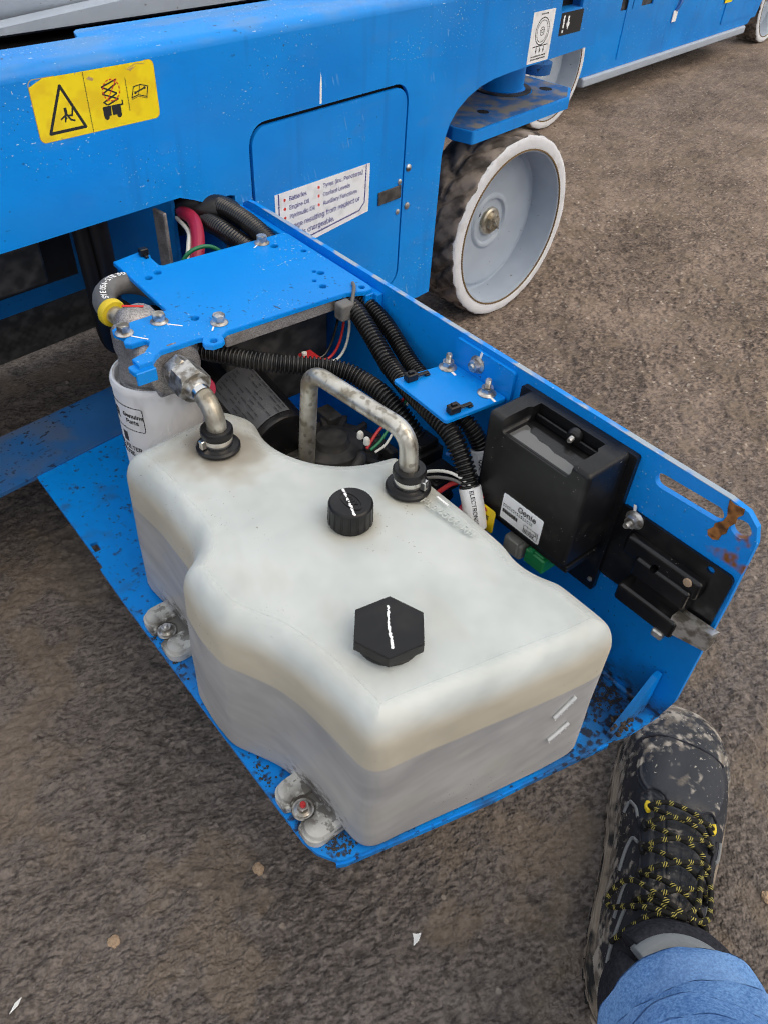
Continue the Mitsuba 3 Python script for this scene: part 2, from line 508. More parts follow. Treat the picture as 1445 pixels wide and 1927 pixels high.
mat('yellow_vinyl', base_color=proc(sticker_y_fn), roughness=0.4, specular=0.4)
mat('road_dust', base_color=proc(lambda p, n, uv: mix((0.03, 0.12, 0.34), (0.20, 0.20, 0.20), smoothstep(0.3, 0.7, fbm(p.x*40, p.y*40, 0.0, 3)))), roughness=0.7, specular=0.2)
mat('milky', base_color=rgb(0.55, 0.565, 0.575), roughness=0.4)
mat('yellow_ring', base_color=rgb(0.62, 0.47, 0.02), roughness=0.5)


def sticker_w_fn(p, n, uv):
    d = fbm(p.x*70, p.y*70, p.z*70, 3)
    return mix((0.78, 0.79, 0.81), (0.60, 0.60, 0.60), smoothstep(0.45, 0.75, d)*0.6)


mat('white_vinyl', base_color=proc(sticker_w_fn), roughness=0.45, specular=0.4)
mat('paint_mark', base_color=rgb(0.80, 0.81, 0.82), roughness=0.6)
mat('dull_paper', base_color=rgb(0.095, 0.10, 0.11), roughness=0.7)
mat('faint_ink', base_color=rgb(0.04, 0.04, 0.045), roughness=0.7)
mat('sticker_edge', base_color=rgb(0.45, 0.30, 0.12), roughness=0.7)


def rim_fn(p, n, uv):
    d = fbm(p.x*26, p.y*26, p.z*26, 3)
    rust = smoothstep(0.80, 0.86, fbm(p.x*120, p.y*120+5, p.z*120, 3))
    return mix(mix((0.31, 0.36, 0.43), (0.38, 0.43, 0.50), d), (0.10, 0.06, 0.03), rust*0.6)


mat('grey_paint', base_color=proc(rim_fn), roughness=0.38, specular=0.4)


def tyre_fn(p, n, uv):
    # uv.x = 1 where the worn white sidewall shows, 0 on the muddy tread
    d = fbm(p.x*38, p.y*38, p.z*38, 4)
    mud = mix((0.075, 0.062, 0.052), (0.30, 0.25, 0.21), smoothstep(0.3, 0.68, d))
    side = mix((0.66, 0.67, 0.70), (0.50, 0.48, 0.46), smoothstep(0.5, 0.75, d)*0.5)
    return mix(mud, side, smoothstep(0.42, 0.58, uv.x+0.6*(noise(p.x*85, p.y*85, p.z*85)-0.5)))


mat('tyre_rubber', base_color=proc(tyre_fn), roughness=0.7, specular=0.3, bump=(fine_bump, 6e-4))
mat('rust_line', base_color=rgb(0.16, 0.10, 0.045), roughness=0.8)


def rust_fn(p, n, uv):
    d = fbm(p.x*110, p.y*110, p.z*110, 3)
    return mix((0.07, 0.03, 0.012), (0.36, 0.15, 0.045), smoothstep(0.3, 0.7, d))


mat('rust', base_color=proc(rust_fn), roughness=0.8, specular=0.2, bump=(fine_bump, 5e-4))


def soil_fn(p, n, uv):
    a = p.x*0.88-p.y*0.48
    b = p.x*0.48+p.y*0.88
    n1 = fbm(a*150, b*340, p.z*60, 3)
    n2 = fbm(p.x*5, p.y*5, 3.0, 3)
    n3 = fbm(p.x*330, p.y*330, p.z*200, 2)
    far = smoothstep(0.7, 1.7, p.x+0.25*p.y)
    dark = mix((0.060, 0.050, 0.045), (0.088, 0.068, 0.056), far)
    light = mix((0.204, 0.173, 0.155), (0.305, 0.234, 0.188), far)
    k = smoothstep(0.22, 0.78, 0.62*n1+0.25*n2+0.40*n3-0.12)
    k = k+far*0.55*(fbm(p.x*16, p.y*26, 5.0, 4)-0.5)+0.25*(fbm(p.x*7+9, p.y*9, 2.0, 3)-0.5)
    c = mix(dark, light, dr.clip(k+0.40*(fbm(p.x*3.1+4, p.y*3.7, 6.0, 3)-0.5), 0, 1))
    c = mix(c, (0.20, 0.155, 0.115), 0.45*smoothstep(0.55, 0.72, fbm(p.x*17+3, p.y*17, 0.0, 3)))
    f1, f2, w = voronoi(p.x*95, p.y*95)
    chip = smoothstep(0.986-0.055*far, 0.993-0.055*far, w)*smoothstep(0.36, 0.18, f1)
    c = mix(c, mix((0.33, 0.26, 0.20), (0.58, 0.53, 0.48), n2), chip*0.8*(0.45+0.55*far))
    return c


def soil_bump(p, n, uv):
    a = p.x*0.88-p.y*0.48
    b = p.x*0.48+p.y*0.88
    far = smoothstep(0.9, 1.8, p.x+0.25*p.y)
    return 0.0056*fbm(a*130, b*300, 1.0, 3)+0.0024*(1-0.6*far)*noise(p.x*560, p.y*560, 2.0)+far*0.028*fbm(p.x*34, p.y*48, 7.0, 3)


mat('soil', base_color=proc(soil_fn), roughness=0.82, specular=0.25, bump=(soil_bump, 8e-4))
mat('pebble_stone', base_color=rgb(0.19, 0.155, 0.13), roughness=0.8)
mat('pale_scrap', base_color=rgb(0.72, 0.72, 0.70), roughness=0.6)
mat('tan_stone', base_color=rgb(0.34, 0.24, 0.16), roughness=0.8)
mat('crumb', base_color=rgb(0.045, 0.036, 0.030), roughness=0.9)


def boot_fn(p, n, uv):
    d = 0.5*fbm(p.x*42, p.y*42, p.z*42, 3)+0.5*fbm(p.x*150, p.y*150, p.z*150, 3)
    low = 1-smoothstep(0.024, 0.066, p.z)
    toe = smoothstep(0.53, 0.63, p.x*0.934+p.y*0.358)
    m = smoothstep(0.56, 0.73, d+0.22*low+0.21*toe)
    c = mix((0.013, 0.015, 0.021), (0.030, 0.033, 0.042), noise(p.x*60, p.y*60, p.z*60))
    c = mix(c, mix((0.16, 0.135, 0.11), (0.42, 0.38, 0.33), smoothstep(0.3, 0.7, noise(p.x*110, p.y*110, p.z*110))), m*0.85)
    speck = smoothstep(0.86, 0.91, noise(p.x*480, p.y*480, p.z*480))*smoothstep(0.40, 0.6, noise(p.x*25, p.y*25, p.z*25))
    return mix(c, (0.50, 0.46, 0.40), speck*0.75)


mat('boot_leather', base_color=proc(boot_fn), roughness=0.5, specular=0.4, bump=(fine_bump, 5e-4))


def sole_fn(p, n, uv):
    d = fbm(p.x*38, p.y*38, p.z*90, 4)
    return mix((0.020, 0.020, 0.021), mix((0.15, 0.115, 0.085), (0.40, 0.34, 0.28), noise(p.x*75, p.y*75, p.z*75)), smoothstep(0.36, 0.56, d))


mat('boot_sole', base_color=proc(sole_fn), roughness=0.7, specular=0.3, bump=(fine_bump, 6e-4))


def mesh_fabric(p, n, uv):
    w = 0.5+0.5*dr.sin(uv.x*900)*dr.sin(uv.y*900)
    return mix((0.009, 0.010, 0.015), (0.028, 0.030, 0.038), w)


mat('boot_fabric', base_color=proc(lambda p, n, uv: mix((0.010, 0.011, 0.016), (0.030, 0.032, 0.042), noise(p.x*500, p.y*500, p.z*500))), roughness=0.8, specular=0.2, bump=(fine_bump, 5e-4))
mat('boot_trim', base_color=rgb(0.16, 0.18, 0.20), roughness=0.7)
mat('boot_grey', base_color=rgb(0.17, 0.18, 0.19), roughness=0.6)


def lace_fn(p, n, uv):
    # flecks: short slanted yellow dashes on a black cord (uv.y in metres along, uv.x around)
    t = uv.y/0.0130
    k = t-dr.floor(t)
    s = uv.y/0.0024+uv.x*4.0
    q = s-dr.floor(s)
    on = smoothstep(0.62, 0.66, k)*smoothstep(0.58, 0.66, q)
    return mix((0.012, 0.012, 0.011), (0.46, 0.40, 0.10), on)


mat('lace_cord', base_color=proc(lace_fn), roughness=0.75, specular=0.2)


def denim_fn(p, n, uv):
    t = noise(p.x*820+p.y*300, p.y*820, p.z*820)
    t2 = noise(p.x*1500, p.y*1500, p.z*1500)
    b = fbm(p.x*24, p.y*24, p.z*24, 3)
    c = mix((0.034, 0.105, 0.30), (0.175, 0.335, 0.62), smoothstep(0.15, 0.9, 0.35*t+0.25*t2+0.50*b-0.05))
    hem = smoothstep(0.019, 0.010, uv.y+0.008*(noise(uv.x*200, uv.y*200, 0.0)-0.5))
    c = mix(c, (0.36, 0.48, 0.62), hem*(0.45+0.5*noise(p.x*300, p.y*300, p.z*300)))
    worn = smoothstep(0.45, 0.75, fbm(p.x*34, p.y*34, p.z*34, 3))
    c = mix(c, (0.24, 0.38, 0.63), worn*0.25)
    mud = smoothstep(0.62, 0.75, fbm(p.x*60, p.y*60, p.z*60, 3))*smoothstep(0.05, 0.0, uv.y)*smoothstep(0.62, 0.8, uv.x)
    return mix(c, (0.38, 0.31, 0.24), mud*0.7)


mat('denim', base_color=proc(denim_fn), roughness=0.85, specular=0.15, bump=(lambda p, n, uv: 0.00025*noise(p.x*900, p.y*900, p.z*900), 5e-4))
mat('brown_thread', base_color=rgb(0.05, 0.035, 0.03), roughness=0.8)


def casing_fn(p, n, uv):
    d = fbm(p.x*60, p.y*60, p.z*60, 3)
    return mix((0.030, 0.029, 0.028), (0.085, 0.080, 0.075), smoothstep(0.3, 0.8, d))


mat('dark_casing', base_color=proc(casing_fn), roughness=0.5, specular=0.4)
mat('wire_red', base_color=rgb(0.42, 0.022, 0.025), roughness=0.4)
mat('wire_white', base_color=rgb(0.62, 0.62, 0.58), roughness=0.4)
mat('wire_green', base_color=rgb(0.012, 0.16, 0.07), roughness=0.4)
mat('wire_blue', base_color=rgb(0.01, 0.10, 0.35), roughness=0.4)
mat('cable_red', base_color=rgb(0.34, 0.02, 0.055), roughness=0.4)
mat('connector_green', base_color=rgb(0.01, 0.22, 0.07), roughness=0.4)
mat('connector_grey', base_color=rgb(0.20, 0.20, 0.19), roughness=0.5)
mat('hose_grey', base_color=proc(lambda p, n, uv: mix((0.05, 0.05, 0.05), (0.19, 0.185, 0.18), fbm(p.x*60, p.y*60, p.z*60, 3))), roughness=0.6)

# ------------------------------------------------------------------ ground: one sheet, fine near the camera
def graded(lo, f0, f1, hi, d):
    core = np.arange(f0, f1+1e-9, d)
    def out(a, b, s):
        r, x, st = [], a, d
        while abs(x-a) < abs(b-a):
            st *= 1.035
            x += s*st
            r.append(x)
        return r
    return A(out(f0, lo, -1)[::-1]+list(core)+out(f1, hi, 1))


def ground_height(x, y):
    a, b = x*0.88-y*0.48, x*0.48+y*0.88
    P = lambda sx, sy, s: np.stack([a*sx, b*sy, np.full_like(a, s)], -1)
    h = 0.016*(meshkit.fbm(P(4.5, 7, 0.3), 3, 1)-0.5)
    ridge = 1-np.abs(2*meshkit.fbm(P(34, 58, 1.7), 3, 2)-1)
    h += 0.0075*(ridge-0.7)
    cl = meshkit.fbm(P(75, 100, 4.1), 3, 3)
    h += 0.010*(meshkit.fbm(P(17, 24, 8.1), 3, 9)-0.5)
    h += 0.0090*(cl-0.5)+0.009*np.clip(cl-0.60, 0, 1)
    far = np.clip((np.hypot(x-0.9, y-0.6)-2.5)/4, 0, 1)
    return h*(1-far)-0.004


xs, ys = graded(-30, -0.24, 2.0, 60, 0.0033), graded(-20, -0.28, 1.2, 60, 0.0033)
gx, gy = np.meshgrid(xs, ys, indexing='ij')
gz = ground_height(gx, gy)
# the wheel and the boot press into the soil
for cx_, cy_, rr in ((1.40, 0.90, 0.14), (2.61, 1.56, 0.14), (0.47, -0.01, 0.16)):
    w_ = np.exp(-((gx-cx_)**2+(gy-cy_)**2)/(rr*rr))
    gz = gz*(1-0.6*w_)
g = grid_mesh(np.stack([gx, gy, gz], -1))
if g.face_normals[0][2] < 0:
    g = trimesh.Trimesh(g.vertices, g.faces[:, ::-1], process=False)
solo('ground', g, 'soil', smooth=True)
labels['ground'] = {'label': 'dark brown compacted dirt yard with ridged worn surface and pale grit', 'category': 'ground', 'kind': 'structure'}


def rock(r, seed, sub=1):
    q = np.random.default_rng(seed)
    m = trimesh.creation.icosphere(sub, 1.0)
    v = m.vertices*(1+0.35*(q.random((len(m.vertices), 1))-0.5))
    v = v*A([1, 0.6+0.4*q.random(), 0.45+0.3*q.random()])*r
    t = q.random()*6.28
    R = A([[math.cos(t), -math.sin(t), 0], [math.sin(t), math.cos(t), 0], [0, 0, 1]])
    return trimesh.Trimesh(v @ R.T, m.faces, process=False)


peb = []
for i in range(900):
    x, y = (rng.uniform(-0.3, 1.3), rng.uniform(-0.3, 1.1)) if i < 380 else (rng.uniform(0.7, 5.0), rng.uniform(-0.4, 2.4))
    r = 0.0009+0.0020*rng.random()**5
    if x > 1.2:
        r *= 1.7
    m = rock(r, i, 0)
    peb.append(m.apply_translation([x, y, float(ground_height(A([x]), A([y]))[0])+r*0.2]))
solo('grit', cat(peb), 'pebble_stone', smooth=False)
labels['grit'] = {'label': 'small loose stones and grit scattered over the dirt', 'category': 'grit', 'kind': 'stuff'}


def lay(name, mesh, x, y, bsdf, label, cat_, dz=0.001):
    k = key_for(name)
    solo(k, mesh.apply_translation([x, y, float(ground_height(A([x]), A([y]))[0])+dz]), bsdf)
    labels[k] = {'label': label, 'category': cat_}


def scrap(pts, s):
    P = Polygon(pts)
    m = extr(affinity.scale(P, s, s, origin=(0, 0)), 0.0006)
    m.vertices[:, 2] += 0.004*np.sin(m.vertices[:, 0]*180)*np.cos(m.vertices[:, 1]*160)
    return m


lay('paper_scrap', scrap([(-1, -0.4), (0.1, -0.6), (1.1, -0.2), (0.5, 0.3), (0.2, 0.9), (-0.2, 0.3)], 0.0062), 0.253, 0.127, 'pale_scrap', 'torn white scrap of paper on the dirt below the tank', 'litter', 0.004)
lay('paper_scrap', scrap([(-1, -0.15), (0.2, -0.35), (1, 0.0), (0.1, 0.2)], 0.008), -0.050, 0.372, 'pale_scrap', 'white curled sliver at the bottom left corner on the dirt', 'litter', 0.004)
lay('stone', rock(0.0068, 91, 2), 0.192, 0.299, 'tan_stone', 'tan pebble on the dirt below the tray corner', 'stone')
lay('stone', rock(0.0065, 92, 2), 0.545, -0.129, 'tan_stone', 'light brown pebble on the dirt right of the boot', 'stone')
lay('stone', rock(0.006, 93, 2), 0.045, 0.352, 'tan_stone', 'reddish pebble near the bottom left of the dirt', 'stone')

# ------------------------------------------------------------------ the scissor lift
LIFT = thing('scissor_lift', 'blue scissor lift with yellow warning label and grey wheel, nearest machine', 'scissor lift')
XW, ZW_, YIN = EX, EZ, EY


def on_panel(poly, t, y):
    """(x, z) polygon standing at y, facing the camera (-y), thickness t towards the camera"""
    return extr(poly, t, (0, y, 0), EX, EZ, -EY)


ZT = 0.628
outline = [(-1.1, 0.471), (0.575, 0.4685), (0.597, 0.460), (0.612, 0.4525), (0.655, 0.4515), (0.6635, 0.449), (0.6635, 0.150), (1.119, 0.147), (1.1195, 0.40),
           (1.124, 0.428), (1.134, 0.450), (1.152, 0.469), (1.179, 0.484), (1.212, 0.495), (1.250, 0.501), (1.300, 0.504), (1.583, 0.511), (1.579, ZT), (-1.1, ZT)]
hole = rounded([(0.6935, 0.5315), (1.0205, 0.5335), (1.0205, 0.198), (0.6935, 0.198)], 0.030)
slot_h = sbox(1.437, 0.581, 1.512, 0.612)
panel = Polygon(outline).difference(hole).difference(slot_h)
pm = on_panel(panel, 0.006, Y0+0.006)
# the folded top edge: rounded bend, then a shallow flange with a step in its rear edge
fold = [(0.0, ZT)]
bendp = [(0.016*(1-math.cos(t)), ZT+0.0135*math.sin(t)) for t in np.linspace(0, math.pi/2, 8)]
def fold_strip(x0, x1, yb):
    pr = bendp+[(yb, ZT+0.0160)]
    inner = [(p[0], p[1]-0.005) for p in pr[::-1]]
    inner[-1] = (0.006, ZT)
    return extr(Polygon(pr+inner), x1-x0, (x0, Y0, 0), EY, EZ, EX)
top_ = Polygon([(-1.1, 0.030), (-1.1, 0.056), (0.504, 0.056), (0.511, 0.060), (0.520, 0.082), (0.528, 0.090), (1.579, 0.090), (1.579, 0.030)])
fl = cat(fold_strip(-1.1, 1.579, 0.030), extr(top_, 0.005, (0, Y0, ZT+0.0110)))
part(LIFT, 'side_panel', pm, 'blue_paint')
part(LIFT, 'top_flange', fl, 'blue_paint', smooth=35)
door = rounded([(0.6992, 0.5255), (1.0165, 0.5275), (1.0165, 0.203), (0.6992, 0.203)], 0.025)
DOOR = part(LIFT, 'access_door', on_panel(door, 0.006, Y0+0.0062), 'blue_paint')
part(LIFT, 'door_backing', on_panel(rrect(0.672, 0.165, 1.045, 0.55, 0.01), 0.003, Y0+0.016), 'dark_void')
part(DOOR, 'latch_strip', bx(0.957, 1.0125, Y0-0.0025, Y0+0.0001, 0.3575, 0.3785, 0.0006), 'dark_casing')
for x, z in ((1.009, 0.384), (1.008, 0.334)):
    part(DOOR, 'rivet', lathe([(0.0048, -0.001), (0.0046, 0.001), (0.003, 0.0022), (0, 0.0026)], 16, (x, Y0-0.0004, z), -EY), 'zinc', smooth=40)
for x, z in ((1.030, 0.402), (1.032, 0.338)):
    part(LIFT, 'rivet', lathe([(0.0062, -0.001), (0.006, 0.0012), (0.004, 0.003), (0, 0.0035)], 18, (x, Y0-0.0004, z), -EY), 'zinc', smooth=40)
# inner structure, partly added to keep light out
fr = [bx(-1.1, 0.62, 0.8405, 0.95, 0.164, 0.170)]
part(LIFT, 'bottom_rail', cat(fr), 'blue_dusty')
part(LIFT, 'far_wall', bx(-1.1, 1.58, 1.318, 1.324, 0.130, 0.62), 'blue_paint')
part(LIFT, 'added_far_blocker', bx(-1.1, 1.58, 1.36, 1.37, 0.02, 0.15), 'dark_casing')  # added blocker, stops light entering below the far wall
part(LIFT, 'added_light_blocker', bx(-1.0, 0.44, 0.965, 1.0595, 0.350, 0.597, 0.004), 'dark_casing')  # invented dark block, cuts the light falling under the chassis
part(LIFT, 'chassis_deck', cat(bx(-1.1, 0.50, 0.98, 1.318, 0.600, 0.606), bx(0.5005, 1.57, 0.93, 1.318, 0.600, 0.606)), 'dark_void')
part(LIFT, 'inner_wall', bx(-1.106, -1.10, 0.8415, 1.36, 0.04, 0.60), 'blue_paint')  # end wall out of view, added to keep light from under the chassis
part(LIFT, 'inner_wall', bx(1.05, 1.056, 0.8415, 1.317, 0.15, 0.60), 'blue_paint')
part(LIFT, 'inner_dark_sheet', cat(bx(-1.1, 0.53, 1.06, 1.066, 0.30, 0.60)), 'dark_void')  # near-black sheet set inside to keep the upper interior dark
dv = [(0.0, 0.0), (0.14, 0.0), (0.14, 0.28), (0.0, 0.28)]
part(LIFT, 'divider_plate', cat(bx(0.585, 0.591, 0.872, 1.06, 0.29, 0.595), bx(0.655, 0.661, 0.86, 1.20, 0.17, 0.595)), 'blue_paint')
part(LIFT, 'bracket_strip', bx(0.552, 0.557, 0.842, 0.866, 0.335, 0.452, 0.001), 'cast_alloy')
part(LIFT, 'end_wall', bx(1.573, 1.579, 0.8415, 1.317, 0.512, ZT), 'blue_paint')
part(LIFT, 'slot_backing', bx(1.425, 1.525, Y0+0.03, Y0+0.034, 0.575, 0.62), 'dark_void')
part(LIFT, 'slot_backing', bx(1.425, 1.525, Y0+0.0065, Y0+0.029, 0.5770, 0.5805), 'blue_paint')


def arm(x0, z0, x1, z1, y0, y1, h):
    d = A([x1-x0, 0, z1-z0]); L = np.linalg.norm(d); d /= L
    n = np.cross(EY, d); n = n if n[2] > 0 else -n
    m = rbox(0, L, 0, y1-y0, 0, h, 0.014, 20)
    return frame(m, A([x0, y0, z0]), d, EY, n)


armf = Polygon([(-1.0, 0.631), (2.2, 0.631), (2.2, 0.760), (0.476, 0.6385), (-1.0, 0.6345)]).buffer(-0.003).buffer(0.003)
part(LIFT, 'scissor_arm', extr(armf, 0.030, (0, 1.030, 0), EX, EZ, -EY), 'grey_paint')
part(LIFT, 'scissor_arm', rbox(-1.0, 2.2, 1.032, 1.30, 0.610, 0.745, 0.055, 40), 'grey_paint', smooth=35)

# wheels -----------------------------------------------------------
def wheel(parent, x, y, hd, r=0.19, w=0.125, name='wheel', spin=0.0):
    ax = A([math.sin(hd)*1.0, -math.cos(hd), 0])       # outward, towards the camera
    o = A([x, y, r-0.003])
    bx_, by_, bz_ = basis(ax)
    # tyre: outer face at 0, tread runs back to -w; uv.x = 1 marks the white sidewall
    n = 160
    prof = [(0.845, -0.003, 1.0), (0.86, 0.0, 1.0), (0.93, 0.0005, 1.0), (0.972, -0.001, 0.95), (0.988, -0.005, 0.35), (1.0, -0.014, 0.0)]
    prof += [(1.0, -0.014-(w-0.028)*k/16, 0.0) for k in range(1, 16)]
    prof += [(1.0, -w+0.014, 0.0), (0.985, -w+0.006, 0.2), (0.96, -w, 0.8), (0.87, -w, 1.0)]
    pr = A(prof)
    ang = np.arange(n+1)*2*np.pi/n
    rr = np.repeat(pr[:, :1]*r, n+1, 1)
    zz = np.repeat(pr[:, 1:2], n+1, 1)
    u = np.repeat(pr[:, 2:3], n+1, 1)
    tread = (pr[:, 2] == 0.0)[:, None]
    ph = (ang[None]/(2*np.pi)*22 + np.abs((zz+w/2)/w)*2.4) % 1
    groove = np.clip((0.16-np.abs(ph-0.5))/0.07, 0, 1)
    mid = np.clip((0.03-np.abs((zz+w/2)/w))/0.02, 0, 1)
    rr = rr-tread*0.0085*np.maximum(groove, mid)
    nz = meshkit.fbm(np.stack([np.cos(ang)[None]*9+0*rr, np.sin(ang)[None]*9+0*rr, zz*60], -1), 3, 5)
    rr = rr+(pr[:, :1] > 0.95)*0.0034*(nz-0.55)
    uvn = np.clip(u+(nz-0.5)*1.2*((u > 0.02) & (u < 0.99)), 0, 1)
    P = o+np.cos(ang)[None, :, None]*rr[..., None]*bx_+np.sin(ang)[None, :, None]*rr[..., None]*by_+zz[..., None]*bz_
    m = grid_mesh(P)
    c = np.cross(m.vertices[m.faces[0][1]]-m.vertices[m.faces[0][0]], m.vertices[m.faces[0][2]]-m.vertices[m.faces[0][0]])
    uv = np.stack([uvn.ravel(), np.repeat(pr[:, 1], n+1)], 1)
    t = trimesh.Trimesh(m.vertices, m.faces[:, ::-1], process=False)
    W = part(parent, name, t, 'tyre_rubber', smooth=True, uv=uv)
    q = r/0.19
    rim = [(0.1612, -0.006), (0.1600, -0.001), (0.1575, -0.0015), (0.1562, -0.006), (0.1545, -0.0685), (0.1500, -0.0700), (0.1455, -0.0690), (0.1420, -0.0640), (0.1370, -0.0622), (0.127, -0.0622),
           (0.085, -0.0640), (0.060, -0.0640), (0.056, -0.0600), (0.053, -0.0590), (0.049, -0.0600), (0.045, -0.0660), (0.022, -0.0665), (0.0, -0.0665)]
    part(W, 'rim', lathe([(a*q, b) for a, b in rim[::-1]], 96, o, ax), 'grey_paint', smooth=40)
    part(W, 'bead_line', lathe([(0.1612*q, -0.008), (0.1632*q, 0.0012), (0.1604*q, 0.0016), (0.1600*q, -0.006)], 96, o, ax), 'rust_line', smooth=40)
    hub = cat(lathe([(0.0, -0.068), (0.030*q, -0.067), (0.029*q, -0.060), (0.025*q, -0.057), (0, -0.057)], 28, o, ax),
              hexprism(0.0185*q, 0.010, o-ax*0.058, ax, 0.4), lathe([(0, 0), (0.007, 0), (0.006, 0.005), (0, 0.006)], 16, o-ax*0.049, ax))
    pin = tube([o-ax*0.046+by_*0.014-bx_*0.010, o-ax*0.043-by_*0.002, o-ax*0.046-by_*0.014+bx_*0.012], 0.0016)
    part(W, 'hub_nut', cat(hub, pin), 'pipe_steel', smooth=30)
    part(W, 'hub_dark_disc', lathe([(0, -0.0664), (0.0055, -0.0658), (0, -0.0654)], 18, o+bx_*0.036*q-by_*0.022*q, ax), 'dark_void')  # dark disc painted for the shade of a hole, nothing is cut
    part(W, 'hub_dark_disc', lathe([(0, -0.0664), (0.0055, -0.0658), (0, -0.0654)], 18, o-bx_*0.036*q+by_*0.022*q, ax), 'dark_void')
    return W


wheel(LIFT, 1.399, 0.8385, math.radians(-3.66))
# steering yoke over the wheel, king pin and steering cylinder
yk = rounded([(1.246, 0.862), (1.590, 0.868), (1.655, 0.905), (1.66, 1.06), (1.30, 1.06), (1.238, 0.905)], 0.006)
YOKE = part(LIFT, 'steering_yoke', bevel(yk, 0.022, 0.002, (0, 0, 0.386)), 'blue_paint')
part(YOKE, 'dust_film', extr(yk.buffer(-0.006).difference(Point(1.525, 0.998).buffer(0.066)).difference(Point(1.36, 0.925).buffer(0.0125)).difference(Point(1.60, 0.935).buffer(0.0145)), 0.0005, (0, 0, 0.4081)), 'road_dust')
part(YOKE, 'hole', lathe([(0, 0.4079), (0.012, 0.4084), (0, 0.4088)], 24, (1.36, 0.925, 0)), 'dark_void')  # dark disc on the surface stands in for a shaded hole
part(YOKE, 'hole', lathe([(0, 0.4079), (0.014, 0.4084), (0, 0.4088)], 24, (1.60, 0.935, 0)), 'dark_void')
part(LIFT, 'king_pin', lathe([(0, 0.408), (0.052, 0.408), (0.053, 0.411), (0.046, 0.414), (0.046, 0.60), (0, 0.60)], 48, (1.525, 0.998, 0)), 'blue_paint', smooth=40)
part(LIFT, 'pivot_washer', lathe([(0.046, 0.4085), (0.063, 0.4085), (0.063, 0.412), (0.046, 0.412)], 48, (1.525, 0.998, 0)), 'dark_casing', smooth=40)
part(LIFT, 'steering_joint', cat(lathe([(0, 0.41), (0.032, 0.41), (0.034, 0.432), (0.025, 0.436), (0.025, 0.470), (0.034, 0.474), (0.034, 0.50), (0, 0.502)], 36, (1.69, 1.02, 0)),
     bx(1.60, 1.70, 1.04, 1.09, 0.415, 0.433, 0.003)), 'blue_dusty', smooth=30)
part(LIFT, 'steering_rod', cat(lathe([(0, 0.433), (0.02, 0.433), (0.02, 0.475), (0, 0.475)], 30, (1.69, 1.02, 0)), bx(1.66, 1.95, 1.03, 1.06, 0.445, 0.468, 0.003)), 'dark_casing', smooth=30)

# decals on the lift -----------------------------------------------
def ring(r0, r1, cx_, cy_, sy=1.0):
    return affinity.translate(affinity.scale(Point(0, 0).buffer(r1, 24).difference(Point(0, 0).buffer(r0, 24)), 1, sy, origin=(0, 0)), cx_, cy_)


def stroke(pts, w, cap=2):
    return LineString(pts).buffer(w/2, cap_style=cap, join_style=2)


sgc = [A([0.4105, 0.6265]), A([0.5605, 0.6265]), A([0.5615, 0.5665]), A([0.4120, 0.5690])]   # measured below in x, z
SX, SZ, SW, SH = 0.4110, 0.5675, 0.1515, 0.0600
tilt = math.radians(-0.4)
dx, dz = A([math.cos(tilt), 0, math.sin(tilt)]), A([-math.sin(tilt), 0, math.cos(tilt)])


def decal(poly, o, t=0.0004, lift=0.0):
    return extr(poly, t, o-EY*lift, dx, dz, -EY)


so = A([SX, Y0-0.0001, SZ])
base = rrect(0, 0, SW, SH, 0.006)
chips = unary_union([Polygon([(0.02, -0.01), (0.024, 0.0018), (0.028, -0.01)]), Polygon([(0.052, 0.07), (0.054, 0.0575), (0.0575, 0.07)]), Polygon([(0.001, 0.065), (-0.01, 0.05), (0.018, 0.0605)])])
SIGN = part(LIFT, 'warning_label', decal(base.difference(chips), so), 'yellow_vinyl')
part(SIGN, 'worn_edge', decal(base.buffer(0.0007).difference(base.buffer(-0.0001)).difference(sbox(0.03, 0.03, 0.14, 0.09)), so, 0.0002), 'sticker_edge')
part(SIGN, 'scuff', cat(decal(Polygon([(0.0655, 0.0525), (0.072, 0.0495), (0.0745, 0.0515), (0.069, 0.0545)]), so, 0.0003, 0.0004), decal(Polygon([(0.114, 0.056), (0.121, 0.0525), (0.128, 0.0565), (0.119, 0.0545)]), so, 0.0003, 0.0004),
     decal(stroke([(0.118, 0.0555), (0.128, 0.0585), (0.140, 0.0575)], 0.0007), so, 0.0003, 0.0004)), 'sticker_edge')
tri_o = Polygon([(0.0125, 0.0075), (0.0545, 0.0075), (0.0335, 0.0505)])
ink = [tri_o.buffer(0.0016).difference(tri_o.buffer(-0.0014)), stroke([(0.0625, 0.0004), (0.0625, 0.0596)], 0.0006), stroke([(0.1125, 0.013), (0.1125, 0.047)], 0.0006)]
# falling figure
ink += [stroke([(0.0345, 0.0295), (0.0345, 0.022)], 0.0032), Point(0.0335, 0.0195).buffer(0.0014), stroke([(0.0345, 0.022), (0.041, 0.021), (0.0435, 0.029)], 0.0017),
        stroke([(0.0355, 0.022), (0.039, 0.017), (0.0435, 0.0155)], 0.0018), stroke([(0.034, 0.0225), (0.0275, 0.019)], 0.0016), stroke([(0.0335, 0.022), (0.032, 0.0155)], 0.0016)]
